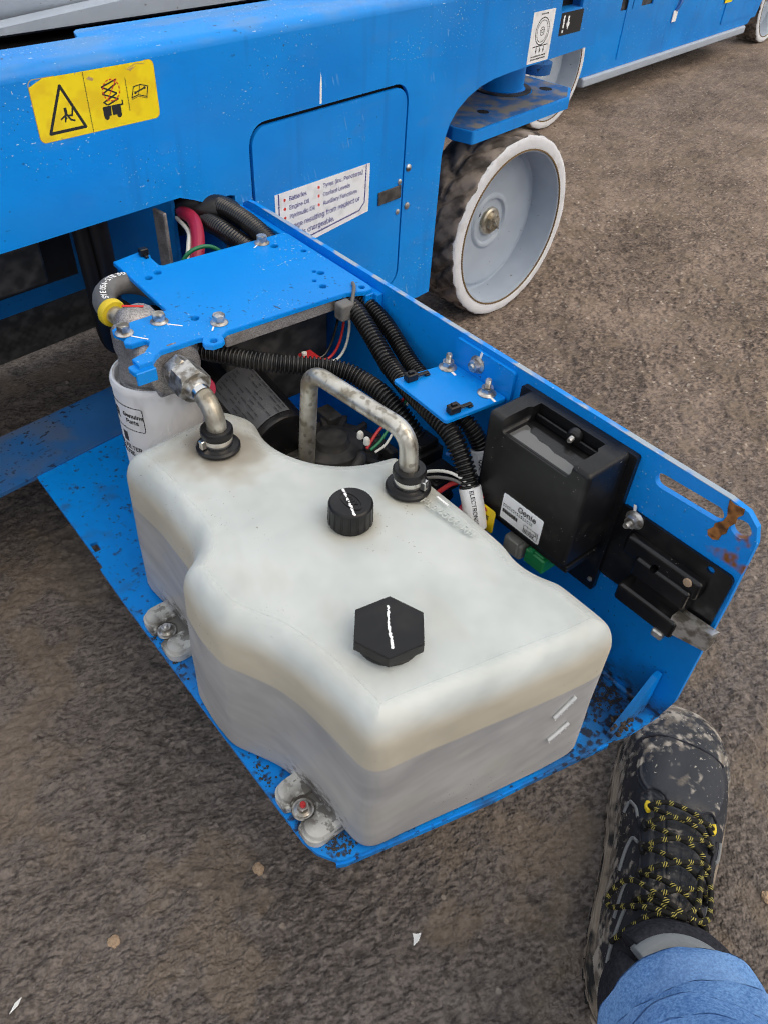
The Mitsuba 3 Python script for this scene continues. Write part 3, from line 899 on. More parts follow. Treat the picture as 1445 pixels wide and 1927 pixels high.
# lift pictogram
ink += [rrect(0.079, 0.0125, 0.1015, 0.0225, 0.001).difference(Polygon([(0.0885, 0.0125), (0.0905, 0.0125), (0.0900, 0.0225), (0.0893, 0.0225)])), stroke([(0.1005, 0.0215), (0.1045, 0.0215), (0.1045, 0.026)], 0.0015)]
ink += [Point(x, 0.0120).buffer(0.0030) for x in (0.0825, 0.0985)]
for a_, b_ in (((0.081, 0.0265), (0.0995, 0.0335)), ((0.086, 0.0235), (0.1005, 0.0280)), ((0.0995, 0.0280), (0.0815, 0.0350)), ((0.0995, 0.0335), (0.0815, 0.0420)), ((0.0815, 0.0350), (0.1000, 0.0430)), ((0.0815, 0.0420), (0.1005, 0.0470)), ((0.0855, 0.0235), (0.0815, 0.0270))):
    ink.append(stroke([a_, b_], 0.0015))
# open book with spanner
bk = [(0.1175, 0.0255), (0.1265, 0.0275), (0.1375, 0.0240), (0.1405, 0.0345), (0.1310, 0.0375), (0.1215, 0.0365)]
ink += [Polygon(bk).buffer(0.0004).difference(Polygon(bk).buffer(-0.0006)), stroke([(0.1265, 0.0275), (0.1305, 0.0375)], 0.0006), stroke([(0.1225, 0.0300), (0.1360, 0.0335)], 0.0014), Point(0.1230, 0.0302).buffer(0.0014), Point(0.1358, 0.0335).buffer(0.0014),
        stroke([(0.1175, 0.0255), (0.1178, 0.0240), (0.1265, 0.0260), (0.1375, 0.0225), (0.1375, 0.0240)], 0.0005)]
part(SIGN, 'pictogram', cat(*[decal(p, so, 0.0003, 0.0004) for p in ink]), 'ink')
arcs = []
for k in range(14):
    a0 = k*2*math.pi/14
    arcs.append(stroke([(0.0930+0.0105*math.cos(a0+t), 0.0375+0.0105*math.sin(a0+t)) for t in np.linspace(0, 0.27, 5)], 0.0011))
arcs.append(stroke([(0.0860, 0.0275), (0.1015, 0.0480)], 0.0008))
part(SIGN, 'danger_ring', cat(*[decal(p, so, 0.0002, 0.0008) for p in arcs]), 'ink_red')

# the notice on the access door
NO = A([0.734, Y0-0.0001, 0.3385])
dx, dz = EX, EZ
nb = Polygon([(0, 0), (0.200, 0.0170), (0.2010, 0.0925), (0.0, 0.0925)])
NOTICE = part(DOOR, 'notice_label', decal(nb, NO), 'white_vinyl', label='white notice sticker with bullet list on the access door')
bl = LineString([(0.007, 0.0922), (0.007, 0.009), (0.178, 0.0235), (0.190, 0.034), (0.1925, 0.0922)]).buffer(0.0011, cap_style=2)
part(NOTICE, 'border', decal(bl, NO, 0.0003, 0.0004), 'ink_violet')
tx = [('Batteries', 0.027, 0.0780), ('Engine Oil', 0.027, 0.0650), ('Hydraulic Oil', 0.027, 0.0520), ('Tyres (inc. Punctures)', 0.096, 0.0795), ('Coolant Levels', 0.096, 0.0665), ('Auxiliary Functions', 0.096, 0.0535)]
part(NOTICE, 'lettering', cat([text(t, 0.0062, NO+EX*x+EZ*z-EY*0.0004, EX, EZ, 0.0003, True) for t, x, z in tx],
     [text('damage resulting from neglect or', 0.0078, NO+EX*0.013+EZ*0.0345-EY*0.0004, EX*0.985+EZ*0.03, EZ, 0.0003, True), text('misuse is chargeable.', 0.0078, NO+EX*0.013+EZ*0.0200-EY*0.0004, EX*0.985+EZ*0.03, EZ, 0.0003, True)]), 'ink_violet')
part(NOTICE, 'bullet', cat(*[decal(Point(x-0.0085, z+0.003).buffer(0.0022, 6), NO, 0.0003, 0.0004) for t, x, z in tx]), 'ink_red')

# tyre load label and black arrow label
LO = A([1.3465, Y0-0.0001, 0.5085])
TL = part(LIFT, 'tyre_label', decal(rrect(0, 0, 0.0705, 0.0810, 0.002), LO), 'white_vinyl', label='white sticker with tyre and arrows pictogram at the top right of the lift')
tk = [ring(0.0205, 0.0220, 0.036, 0.0490), ring(0.0165, 0.0175, 0.036, 0.0490), ring(0.006, 0.0072, 0.036, 0.0490), ring(0.002, 0.0032, 0.036, 0.0490), stroke([(0.012, 0.0262), (0.060, 0.0262)], 0.0016)]
for x in (0.024, 0.036, 0.048):
    tk += [stroke([(x, 0.0245), (x, 0.0185)], 0.0016), Polygon([(x-0.003, 0.0200), (x+0.003, 0.0200), (x, 0.0145)])]
part(TL, 'pictogram', cat(*[decal(p, LO, 0.0003, 0.0004) for p in tk]), 'ink')
rowsl = [stroke([(0.010+0.0038*i, z), (0.0125+0.0038*i, z)], 0.0024) for z in (0.0105, 0.0060) for i in range(13)]+[stroke([(0.026+0.0038*i, 0.0760), (0.0285+0.0038*i, 0.0760)], 0.0022) for i in range(6)]
part(TL, 'small_print', cat(*[decal(p, LO, 0.0003, 0.0004) for p in rowsl]), 'ink')
BO = A([1.4410, Y0-0.0001, 0.5420])
BLK = part(LIFT, 'arrow_label', decal(rrect(0, 0, 0.0775, 0.0365, 0.002), BO), 'ink', label='black sticker with white exclamation mark and arrow')
part(BLK, 'symbols', cat(*[decal(p, BO, 0.0003, 0.0004) for p in (stroke([(0.011, 0.012), (0.011, 0.032)], 0.0045), Point(0.011, 0.0065).buffer(0.0026), stroke([(0.027, 0.018), (0.027, 0.030)], 0.005), Polygon([(0.0205, 0.019), (0.0335, 0.019), (0.027, 0.008)]))]), 'paint_mark')
# runs of white paint and bare scratches
part(LIFT, 'paint_run', cat(decal(Polygon([(0.8255, 0.5345), (0.8295, 0.5345), (0.8300, 0.560), (0.8285, 0.574), (0.8265, 0.560)]), A([0, Y0, 0]), 0.0003)), 'paint_mark', label='thin run of white paint above the access door')

# ------------------------------------------------------------------ the second lift, parked behind
LIFT2 = thing('scissor_lift', 'second blue scissor lift parked behind at the top right', 'scissor lift')
dx, dz = EX, EZ
Y2 = 1.53
p2 = Polygon([(2.835, 0.118), (4.40, 0.118), (4.42, 0.14), (4.47, 0.14), (4.53, 0.30), (4.60, 0.40), (4.75, 0.44), (5.2, 0.44), (5.2, 0.64), (2.1, 0.64), (2.1, 0.45), (2.75, 0.44), (2.835, 0.34)])
for x0 in (3.055, 3.215):
    p2 = p2.difference(sbox(x0, 0.306, x0+0.095, 0.36))
part(LIFT2, 'side_panel', on_panel(p2, 0.006, Y2+0.006), 'blue_paint')
part(LIFT2, 'slot_backing', bx(3.0, 3.4, Y2+0.008, Y2+0.012, 0.28, 0.38), 'dark_casing')
part(LIFT2, 'pothole_guard', rbox(2.86, 4.36, Y2-0.012, Y2+0.02, 0.084, 0.117, 0.008), 'grey_paint', smooth=35)
part(LIFT2, 'chassis_body', bx(2.845, 4.35, Y2+0.013, Y2+0.5, 0.12, 0.60), 'blue_dusty')
part(LIFT2, 'hatch', on_panel(rrect(4.05, 0.155, 4.40, 0.50, 0.01), 0.004, Y2-0.0002), 'blue_paint')
part(LIFT2, 'hatch', on_panel(rrect(3.10, 0.145, 3.135, 0.60, 0.001), 0.003, Y2-0.0002), 'blue_paint')
part(LIFT2, 'tag', cat(bx(3.512, 3.548, Y2-0.006, Y2-0.002, 0.222, 0.262, 0.001)), 'paint_mark')
part(LIFT2, 'tag_cord', tube([(3.53, Y2-0.004, 0.262), (3.545, Y2-0.010, 0.285), (3.56, Y2-0.004, 0.31)], 0.006), 'wire_blue', smooth=40)
part(LIFT2, 'yellow_label', on_panel(rrect(4.02, 0.238, 4.10, 0.30, 0.004), 0.0006, Y2-0.0045), 'yellow_vinyl')
wheel(LIFT2, 2.612, 1.50, 0.0)
wheel(LIFT2, 4.715, 1.535, 0.0)

# ------------------------------------------------------------------ swung-out equipment tray
TRAY = thing('equipment_tray', 'blue steel tray swung out from the lift, with tall side plate and thin base', 'equipment tray')
sp = Polygon([(0.0, 0.120), (0.0, 0.435), (0.004, 0.448), (0.015, 0.4545), (0.03, 0.456), (0.742, 0.456), (0.760, 0.4535), (0.771, 0.445), (0.7765, 0.430), (0.7785, 0.36), (0.7795, 0.205), (0.772, 0.1685), (0.0, 0.1685)]).buffer(0)
sp = sp.difference(LineString([(0.6845, 0.4335), (0.7365, 0.4355)]).buffer(0.0075, quad_segs=8)).difference(Point(0.7605, 0.4355).buffer(0.0088, 12))
part(TRAY, 'side_plate', extr(sp, 0.006, TO-TV*0.006, TU, EZ, TV), 'blue_tray')
bp = Polygon([(-0.005, -0.006), (0.0155, 0.3625), (0.236, 0.3625), (0.2365, 0.3665), (0.300, 0.3670), (0.652, 0.3635), (0.668, 0.360), (0.684, 0.350), (0.688, 0.343), (0.7265, 0.2000), (0.735, 0.160), (0.758, 0.062), (0.766, 0.040), (0.772, -0.006)])
bp = bp.difference(rrect(0.191, 0.3515, 0.2075, 0.3595, 0.001))
part(TRAY, 'base_plate', extr(bp, 0.005, TO+EZ*0.1630, TU, TV, EZ), 'blue_tray')
lipl = [(0.684, 0.3505), (0.688, 0.343), (0.7265, 0.2000), (0.735, 0.160), (0.758, 0.062)]
part(TRAY, 'front_lip', extr(LineString(lipl).buffer(0.0016, cap_style=2), 0.0070, TO+EZ*0.1560, TU, TV, EZ), 'blue_tray')
gp = Polygon([(0.003, 0.1690), (0.060, 0.1690), (0.060, 0.1760), (0.012, 0.2330), (0.003, 0.2330)])
part(TRAY, 'gusset', extr(gp, 0.006, TO+TU*0.752, TV, EZ, TU), 'blue_tray')
weld = tray(tube([(0.40, 0.002, 0.1700), (0.55, 0.0025, 0.1702), (0.65, 0.002, 0.1700), (0.748, 0.002, 0.1700)], 0.0034))
part(TRAY, 'weld_bead', weld, 'blue_tray', smooth=50)
# rust streak plate worn to bare metal beside the slot
rust = Polygon([(0.7425, 0.4550), (0.7480, 0.4535), (0.7562, 0.4548), (0.7572, 0.4490), (0.7540, 0.4440), (0.7548, 0.4380), (0.7512, 0.4310), (0.7516, 0.4240), (0.7488, 0.4195), (0.7482, 0.4135), (0.7440, 0.4105), (0.7385, 0.4118), (0.7368, 0.4165), (0.7402, 0.4225), (0.7398, 0.4265), (0.7450, 0.4330), (0.7462, 0.4400), (0.7440, 0.4470)])
part(TRAY, 'rust_patch', extr(rust, 0.0007, TO+TV*0.0001, TU, EZ, TV), 'rust', label='rusty bare patch at the end of the slot')
# hinge end flange
part(TRAY, 'hinge_stiffener', tray(bx(0.002, 0.30, 0.0003, 0.009, 0.405, 0.4450, 0.001)), 'blue_tray')
# debris on the base
deb = []
for i in range(620):
    if i < 300:
        u, v = 0.735-abs(rng.normal(0, 0.045)), 0.010+abs(rng.normal(0, 0.022))
    elif i < 520:
        u, v = 0.668+rng.normal(0, 0.013), 0.340+rng.normal(0, 0.010)
    elif i < 570:
        u, v = 0.577+rng.normal(0, 0.012), 0.356+rng.normal(0, 0.004)
    else:
        u, v = 0.395+rng.normal(0, 0.02), 0.362+rng.normal(0, 0.002)
    if not bp.buffer(-0.003).contains(Point(u, v)):
        continue
    r = 0.0006+0.0014*rng.random()**2
    deb.append(rock(r, 2000+i, 0).apply_translation([u, v, 0.1682+r*0.3]))
for i in range(90):
    deb.append(rock(0.0012+0.0018*rng.random(), 3000+i, 0).apply_translation([0.756+rng.normal(0, 0.004), 0.045+rng.normal(0, 0.0055), 0.181+rng.normal(0, 0.0035)]))
part(TRAY, 'debris', tray(cat(deb)), 'crumb', kind='stuff', label='dark dirt crumbs gathered in the corners of the tray')

# mounting bracket for the cable ties
BR = part(TRAY, 'cable_bracket', cat(tray(bevel(rounded([(0.412, 0.078), (0.497, 0.082), (0.504, 0.0045), (0.423, 0.0045)], 0.004), 0.0035, 0.0008, (0, 0, 0.4165))),
          extr(rounded([(0.424, 0.417), (0.507, 0.417), (0.507, 0.4505), (0.424, 0.4505)], 0.003), 0.004, TO+TV*0.0003, TU, EZ, TV)), 'blue_tray', label='small blue bracket with two upright studs')
for u, v, ax, o in ((0.428, 0.016, EZ, None), (0.486, 0.016, EZ, None), (0.458, 0.0043, TV, 0.435)):
    p = tw(u, v, 0.420 if o is None else o)
    nut, std = stud_nut(p, ax, 0.0066, 2.6 if o is None else 1.7)
    k = part(BR, 'nut', nut, 'zinc', smooth=25)
    part(BR, 'stud', std, 'zinc', smooth=40)
    mk = extr(stroke([(0.006, 0.002), (0.016, 0.004)], 0.0028), 0.0003, p+(EZ if o is None else TV)*0.0002, TU if o is None else EZ, TV if o is None else TU, EZ if o is None else TV)
    part(BR, 'paint_mark', mk, 'paint_mark')

# top cover plate carried by the tray
cp = [(0.075, 0.217), (0.0665, 0.177), (0.082, 0.174), (0.084, 0.1765), (0.110, 0.1775), (0.1135, 0.174), (0.1145, 0.010), (0.118, 0.0065), (0.284, 0.0075), (0.292, 0.010), (0.2935, 0.020),
      (0.2845, 0.040), (0.2835, 0.062), (0.281, 0.190), (0.2855, 0.1985), (0.2935, 0.2005), (0.2975, 0.206), (0.2975, 0.216), (0.2915, 0.222), (0.284, 0.2205), (0.2785, 0.2165), (0.2770, 0.222), (0.2770, 0.262),
      (0.2820, 0.270), (0.2890, 0.277), (0.2890, 0.291), (0.2740, 0.291), (0.2700, 0.276), (0.2620, 0.2675), (0.2560, 0.2635), (0.2505, 0.2655), (0.2505, 0.2800), (0.2455, 0.2845), (0.2395, 0.2830), (0.2365, 0.2790),
      (0.2210, 0.2850), (0.2135, 0.2830), (0.2110, 0.2770), (0.2090, 0.2560), (0.2080, 0.220)]
cpp = Polygon(cp).buffer(0)
for u, v, r in ((0.133, 0.202, 0.0042), (0.127, 0.188, 0.0042), (0.240, 0.204, 0.0042), (0.229, 0.036, 0.0042), (0.257, 0.053, 0.0042), (0.241, 0.053, 0.0024), (0.222, 0.040, 0.0024), (0.141, 0.041, 0.0048), (0.171, 0.019, 0.0034), (0.289, 0.2105, 0.0038), (0.283, 0.018, 0.0035)):
    cpp = cpp.difference(Point(u, v).buffer(r, 8))
COVER = thing('cover_plate', 'flat blue steel cover plate with bolts and small holes, over the swung-out tray', 'cover plate')
part(COVER, 'plate', tray(bevel(cpp, 0.005, 0.0012, (0, 0, 0.445))), 'blue_tray')
part(COVER, 'hook_tip', tray(cat(bevel(rounded([(0.2755, 0.276), (0.2905, 0.276), (0.2915, 0.2975), (0.2775, 0.2985)], 0.003), 0.005, 0.001, (0, 0, 0.4405)))), 'blue_tray')
part(COVER, 'hook_lip', tray(cat(bx(0.2895, 0.2925, 0.2755, 0.2965, 0.4300, 0.4440, 0.0008))), 'blue_tray')
part(COVER, 'return_flange', tray(bx(0.288, 0.2935, 0.0075, 0.020, 0.405, 0.4448, 0.0008)), 'blue_tray')
for (u, v), r in zip(((0.227, 0.276), (0.226, 0.237), (0.262, 0.188), (0.114+0.012, 0.049)), (0.3, 0.8, 0.1, 0.5)):
    part(COVER, 'bolt', flange_bolt(tw(u, v, 0.450), EZ, 0.0068, r), 'zinc', smooth=25)
for pts in ([(0.236, 0.273), (0.251, 0.262)], [(0.235, 0.233), (0.247, 0.222)], [(0.266, 0.197), (0.272, 0.202)], [(0.128, 0.056), (0.133, 0.0645)]):
    part(COVER, 'paint_mark', tray(extr(stroke(pts, 0.0016), 0.0003, (0, 0, 0.4502))), 'paint_mark')
MB = thing('manifold_block', 'grey aluminium block under the front edge of the blue cover plate', 'manifold block')
part(MB, 'edge_strip', tray(bx(0.135, 0.2805, 0.052, 0.192, 0.4305, 0.4448, 0.001)), 'cast_alloy')
part(MB, 'added_dark_block', tray(bx(0.13, 0.235, 0.03, 0.17, 0.30, 0.4303, 0.002)), 'dark_casing')  # dark block added to stand in for the shade under the cover

# ------------------------------------------------------------------ hydraulic tank
TANK = thing('hydraulic_tank', 'white translucent plastic fluid tank on the blue tray, fluid half way up', 'fluid tank')
arc = [(0.352+0.090*math.cos(t), 0.098+0.090*math.sin(t)) for t in np.linspace(math.radians(-4), math.radians(116), 16)]
tk_pts = [(0.694, 0.3265), (0.7010, 0.290), (0.7245, 0.196), (0.7360, 0.145), (0.7455, 0.0900), (0.668, 0.0900), (0.655, 0.0985), (0.632, 0.1020), (0.612, 0.0960), (0.56, 0.0940), (0.47, 0.0930)]+arc+[(0.285, 0.1930), (0.272, 0.2000), (0.2790, 0.260), (0.288, 0.3350),
          (0.360, 0.3290), (0.436, 0.3310), (0.4515, 0.3400), (0.457, 0.3600), (0.500, 0.3640), (0.534, 0.3630), (0.556, 0.3510), (0.580, 0.3390), (0.610, 0.3320), (0.650, 0.3285)]
body = Polygon(tk_pts).buffer(0)
body = body.buffer(-0.017, quad_segs=10).buffer(0.017+0.0225, quad_segs=10).buffer(-0.020, quad_segs=10)
ringp = np.asarray(body.exterior.coords)
if Polygon(ringp).exterior.is_ccw is False:
    ringp = ringp[::-1]
Lr = np.r_[0, np.cumsum(np.linalg.norm(np.diff(ringp, axis=0), axis=1))]
NR = 520
sr = np.linspace(0, Lr[-1], NR, endpoint=False)
ro = np.stack([np.interp(sr, Lr, ringp[:, k]) for k in range(2)], 1)
K = np.exp(-0.5*(np.arange(-12, 13)/2.4)**2); K /= K.sum()
ro = np.stack([np.convolve(np.r_[ro[-12:, k], ro[:, k], ro[:12, k]], K, 'valid') for k in range(2)], 1)


def inset_ring(d):
    """ring moved inwards by d with the same number of points"""
    t = np.roll(ro, -1, 0)-np.roll(ro, 1, 0)
    t /= np.linalg.norm(t, axis=1, keepdims=True)
    n_ = np.stack([t[:, 1], -t[:, 0]], 1)
    p = ro-n_*d
    if d > 0.002:                                  # project on the true offset outline, so that corners never fold over
        ins_ = Polygon(ro).buffer(-d, quad_segs=12)
        ins_ = max(getattr(ins_, 'geoms', [ins_]), key=lambda q_: q_.area).exterior
        p = A([ins_.interpolate(ins_.project(Point(*q_))).coords[0] for q_ in p])
    for _ in range(2 if d > 0.002 else 0):
        p = 0.5*p+0.25*(np.roll(p, 1, 0)+np.roll(p, -1, 0))
    return p


levels = [(0.010, 0.1690), (0.004, 0.1703), (0.001, 0.1740), (0.0, 0.180)]
levels += [(0.0+0.004*k/12, 0.180+(0.330-0.180)*k/12) for k in range(1, 13)]
RT, HT = 0.023, 0.034
levels += [(0.004+RT*(1-math.cos(a)), 0.330+HT*math.sin(a)) for a in np.linspace(0.1, math.pi/2, 14)]
P = np.stack([np.c_[inset_ring(d), np.full(NR, z)] for d, z in levels])
# blow-moulded unevenness
q = tw(0, 0, 0)
wob = meshkit.fbm(P*A([16, 16, 12]), 3, 4)-0.5
cen = P.mean(1, keepdims=True)
dirn = P-cen; dirn[..., 2] = 0
dirn /= np.linalg.norm(dirn, axis=-1, keepdims=True)+1e-9
P = P+dirn*wob[..., None]*0.0035*np.clip((P[..., 2:]-0.172)/0.03, 0, 1)
P_tank = P
P = np.concatenate([P, P[:, :1]], 1)
wall = grid_mesh(P)
# crowned top built as a triangulated grid inside the last ring
last = P[-1, :-1]
poly_l = Polygon(last[:, :2]).buffer(0).buffer(0.0010)
exl = poly_l.exterior
edge_pts = A([exl.interpolate(t_*exl.length).coords[0] for t_ in np.linspace(0, 1, 500, endpoint=False)])
inner = poly_l.buffer(-0.004)
gu, gv = np.meshgrid(np.arange(0.26, 0.76, 0.006), np.arange(0.06, 0.38, 0.006), indexing='ij')
ins = [(a, b) for a, b in zip(gu.ravel(), gv.ravel()) if inner.contains(Point(a, b))]
allp = np.vstack([edge_pts, A(ins)])
from scipy.spatial import Delaunay
dl = Delaunay(allp).simplices
ctr = allp[dl].mean(1)
pl2 = poly_l.buffer(1e-5)
dl = dl[[pl2.contains(Point(*c)) for c in ctr]]
dist = np.maximum(np.array([exl.distance(Point(*c)) for c in allp])-0.002, 0)
topz = 0.36405+0.0040*(lambda q_: q_*q_*(3-2*q_))(np.clip(dist/0.07, 0, 1))*(0.4+meshkit.fbm(np.c_[allp*14, np.full(len(allp), 2.0)], 3, 8))
a2 = allp[dl[:, 1]]-allp[dl[:, 0]]; b2 = allp[dl[:, 2]]-allp[dl[:, 0]]
fl_ = (a2[:, 0]*b2[:, 1]-a2[:, 1]*b2[:, 0]) < 0
dl[fl_] = dl[fl_][:, ::-1]
cap_ = trimesh.Trimesh(np.c_[allp, topz], dl, process=False)
fw_ = trimesh.Trimesh(wall.vertices, wall.faces, process=False)
fn = fw_.face_normals[(12*NR)]
mid = fw_.triangles_center[(12*NR)]
if fn[:2] @ (mid[:2]-A([0.55, 0.22])) < 0:
    fw_ = trimesh.Trimesh(wall.vertices, wall.faces[:, ::-1], process=False)
tm = trimesh.util.concatenate([fw_, cap_])
tm.merge_vertices(digits_vertex=6)
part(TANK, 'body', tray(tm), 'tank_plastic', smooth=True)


def lobe(u0, v0, u1, v1, r, z0, z1):
    s = m3.Manifold.sphere(0.008, 20)
    d = m3.Manifold.cylinder(0.002, r, r, 28)
    t = m3.Manifold.cylinder(0.002, r-0.006, r-0.006, 28)
    m_ = m3.Manifold.cylinder(0.002, r-0.0015, r-0.0015, 28)
    return m3.Manifold.batch_hull([x.translate((a, b, z)) for a, b in ((u0, v0), (u1, v1)) for x, z in ((d, z0), (d, z0+(z1-z0)*0.45), (m_, z0+(z1-z0)*0.8), (t, z1-0.002))])


def tab(name, u0, u1, vo, vi, label):
    um = (u0+u1)/2
    foot = rrect(u0, vi-0.022, u1, vo, 0.012).difference(Point(um, vo+0.001).buffer(0.0105, 12)).buffer(-0.003).buffer(0.003)
    m = cross(foot).extrude(0.0090).translate((0, 0, 0.1686))+cross(foot.buffer(-0.002)).extrude(0.0018).translate((0, 0, 0.1770))
    for uu in (u0+0.0135, u1-0.0135):
        m = m+lobe(uu, vo-0.0150, uu, vi-0.004, 0.0135, 0.1686, 0.1835)
    m = m-m3.Manifold.cylinder(0.03, 0.0125, 0.0135, 32).translate((um, vo-0.0135, 0.1772))
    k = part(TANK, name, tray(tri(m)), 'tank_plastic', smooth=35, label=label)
    c = tw(um, vo-0.0135, 0.1773)
    part(k, 'washer', lathe([(0.004, 0), (0.0105, 0), (0.0108, 0.0014), (0.0100, 0.0024), (0.004, 0.0024)], 32, c), 'zinc', smooth=40)
    nut, std = stud_nut(c+EZ*0.0025, EZ, 0.0056, 2.0)
    part(k, 'nut', nut, 'zinc', smooth=25)
    part(k, 'stud', std, 'wire_red' if um > 0.5 else 'zinc', smooth=40)


tab('mounting_tab', 0.337, 0.413, 0.3640, 0.329, 'rear moulded foot with nut, dark with grime')
tab('mounting_tab', 0.597, 0.666, 0.3625, 0.325, 'front moulded foot with nut painted red on its stud')

# raised level marks on the front wall
FA, FB = tw(0.690, 0.323, 0), tw(0.744, 0.092, 0)
fx = (FB-FA)/np.linalg.norm(FB-FA); fnm = np.cross(fx, EZ)
fnm = fnm if fnm @ TU > 0 else -fnm


def front_u(v, z):
    """u of the tank's outer front wall at (v, z)"""
    lv_ = P_tank[np.argmin(np.abs(P_tank[:, 0, 2]-z))]
    m_ = lv_[:, 0] > 0.66
    o_ = np.argsort(lv_[m_, 1])
    return float(np.interp(v, lv_[m_, 1][o_], lv_[m_, 0][o_]))


for k, (z0, z1, v0, v1) in enumerate(((0.272, 0.2915, 0.1515, 0.1330), (0.2345, 0.2485, 0.1500, 0.1300))):
    pa, pb = tw(front_u(v0, z0), v0, z0), tw(front_u(v1, z1), v1, z1)
    part(TANK, 'level_mark', cat(sweep(np.stack([pa+(pb-pa)*t for t in np.linspace(0, 1, 6)])+fnm*0.0016, 0.0019, 10)[0],
         [rock(0.0008, 500+i+10*k, 1).apply_translation(pa+(pb-pa)*(0.12+0.27*i)-EZ*0.0075+fnm*0.0018) for i in range(4)]), 'milky', smooth=40)
emb = text('F114500 RH', 0.0078, tw(0.527, 0.137, 0.3674), TU*0.995-TV*0.10, -TV-TU*0.1, 0.0012)
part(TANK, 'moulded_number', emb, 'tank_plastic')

# filler cap with ribs, hexagonal plug
CAP = part(TANK, 'filler_cap', None or cat(frame(m3.Manifold.batch_boolean([m3.Manifold.cylinder(0.020, 0.0212, 0.0205, 64)]+[m3.Manifold.cylinder(0.020, 0.0013, 0.0013, 10).translate((0.0212*math.cos(a), 0.0212*math.sin(a), -0.0008)) for a in np.arange(18)*2*math.pi/18], m3.OpType.Subtract), tw(0.510, 0.206, 0.3705), TU, -TV, EZ),
           lathe([(0.0204, 0.0199), (0.0198, 0.0212), (0.0185, 0.0222), (0, 0.0226)], 64, tw(0.510, 0.206, 0.3705)), lathe([(0, -0.006), (0.0188, -0.006), (0.0188, 0.0005), (0, 0.0005)], 48, tw(0.510, 0.206, 0.3705))), 'black_plastic', smooth=30, label='round ribbed black filler cap with white paint stripe')
co = tw(0.510, 0.206, 0.3932)
el = affinity.rotate(ring(0.0128, 0.0138, 0, 0, 0.5), 0, origin=(0, 0))
part(CAP, 'emblem_oval', extr(el, 0.0009, co-EZ*0.0004, TU, -TV, EZ), 'black_plastic')
lets = [stroke([(-0.0075, 0.002), (-0.0045, 0.003), (-0.006, 0), (-0.0045, -0.003), (-0.0075, -0.002)], 0.0009), stroke([(-0.0015, 0.0035), (-0.0015, -0.003), (0.0015, -0.003), (0.0015, 0.0035)], 0.0009), stroke([(0.0045, 0.003), (0.0045, -0.003)], 0.0009), stroke([(0.0075, 0.0025), (0.0045, 0.0), (0.0075, -0.0025)], 0.0009)]
part(CAP, 'emblem_letters', extr(unary_union(lets), 0.0009, co-EZ*0.0004, TU, -TV, EZ), 'black_plastic')


def chalk(pts, w, seed):
    q_ = np.random.default_rng(seed)
    p_, _ = spline([(a, b, 0) for a, b in pts], 0.0016)
    return unary_union([Point(a+q_.normal(0, 0.0002), b+q_.normal(0, 0.0002)).buffer(w*(0.35+0.35*q_.random()), 4) for a, b, _ in p_])


part(CAP, 'paint_stripe', extr(chalk([(-0.0165, 0.0040), (-0.005, -0.0005), (0.004, -0.0035), (0.0165, -0.0085)], 0.0022, 3), 0.0003, co+EZ*0.00005, TU, -TV, EZ), 'paint_mark')
hc = tw(0.6350, 0.2640, 0.3665)
PLUG = part(TANK, 'hexagonal_plug', cat(lathe([(0, 0), (0.0245, 0), (0.0262, 0.002), (0.0262, 0.004), (0.0245, 0.005), (0.0245, 0.008), (0, 0.008)], 56, hc),
            frame(bevel(hexagon(0.0312, 0.0), 0.0105, 0.0008), hc+EZ*0.0075, *(lambda a: (TU*math.cos(a)+TV*math.sin(a), TU*math.sin(a)-TV*math.cos(a)))(math.radians(40)), EZ)), 'black_plastic', smooth=30, label='large flat hexagonal black plug with white paint stripe')
part(PLUG, 'paint_stripe', extr(chalk([(-0.0160, 0.0120), (-0.006, 0.004), (0.004, -0.003), (0.0175, -0.0110)], 0.0021, 5), 0.0003, hc+EZ*0.01805, TU, -TV, EZ), 'paint_mark')


def grommet(u, v, rp, label):
    c = tw(u, v, 0.3665)
    k = part(TANK, 'grommet', lathe([(rp, 0.0), (0.0205, 0.0), (0.0222, 0.0015), (0.0222, 0.0040), (0.0205, 0.0060), (0.0150, 0.0072), (0.0142, 0.0085), (0.0142, 0.0160), (0.0158, 0.0168), (0.0164, 0.0200), (0.0162, 0.0245), (0.0150, 0.0262), (rp, 0.0262)], 56, c), 'rubber', smooth=35, label=label)
    part(k, 'hose_clamp', cat(lathe([(0.0140, 0.0088), (0.0149, 0.0088), (0.0151, 0.0122), (0.0149, 0.0158), (0.0140, 0.0158)], 56, c)), 'bright_steel', smooth=35)
    d = (CAM-c); d[2] = 0; d /= np.linalg.norm(d)
    return k, c, d


k, c, d = grommet(0.345, 0.247, 0.009, 'black grommet and clamp on the suction tube, ringed by an oily stain')
s = np.cross(EZ, TU*0.25+TV*0.97)
a_ = TU*0.05+TV*0.999
part(k, 'clamp_ear', frame(bx(-0.003, 0.003, -0.0035, 0.0035, 0.0075, 0.0175, 0.0008), c+a_*0.0165, np.cross(EZ, a_), a_, EZ), 'bright_steel')
k, c, d = grommet(0.505, 0.132, 0.0090, 'black grommet and clamp on the return tube')
a_ = TU*0.95-TV*0.31
part(k, 'clamp_ear', frame(bx(-0.0035, 0.0035, -0.0035, 0.0035, 0.0075, 0.0175, 0.0008), c+a_*0.0165, np.cross(EZ, a_), a_, EZ), 'bright_steel')
part(TANK, 'paint_mark', tray(extr(stroke([(0.5325, 0.119), (0.5480, 0.119)], 0.0020), 0.0004, (0, 0, 0.3682))), 'paint_mark')

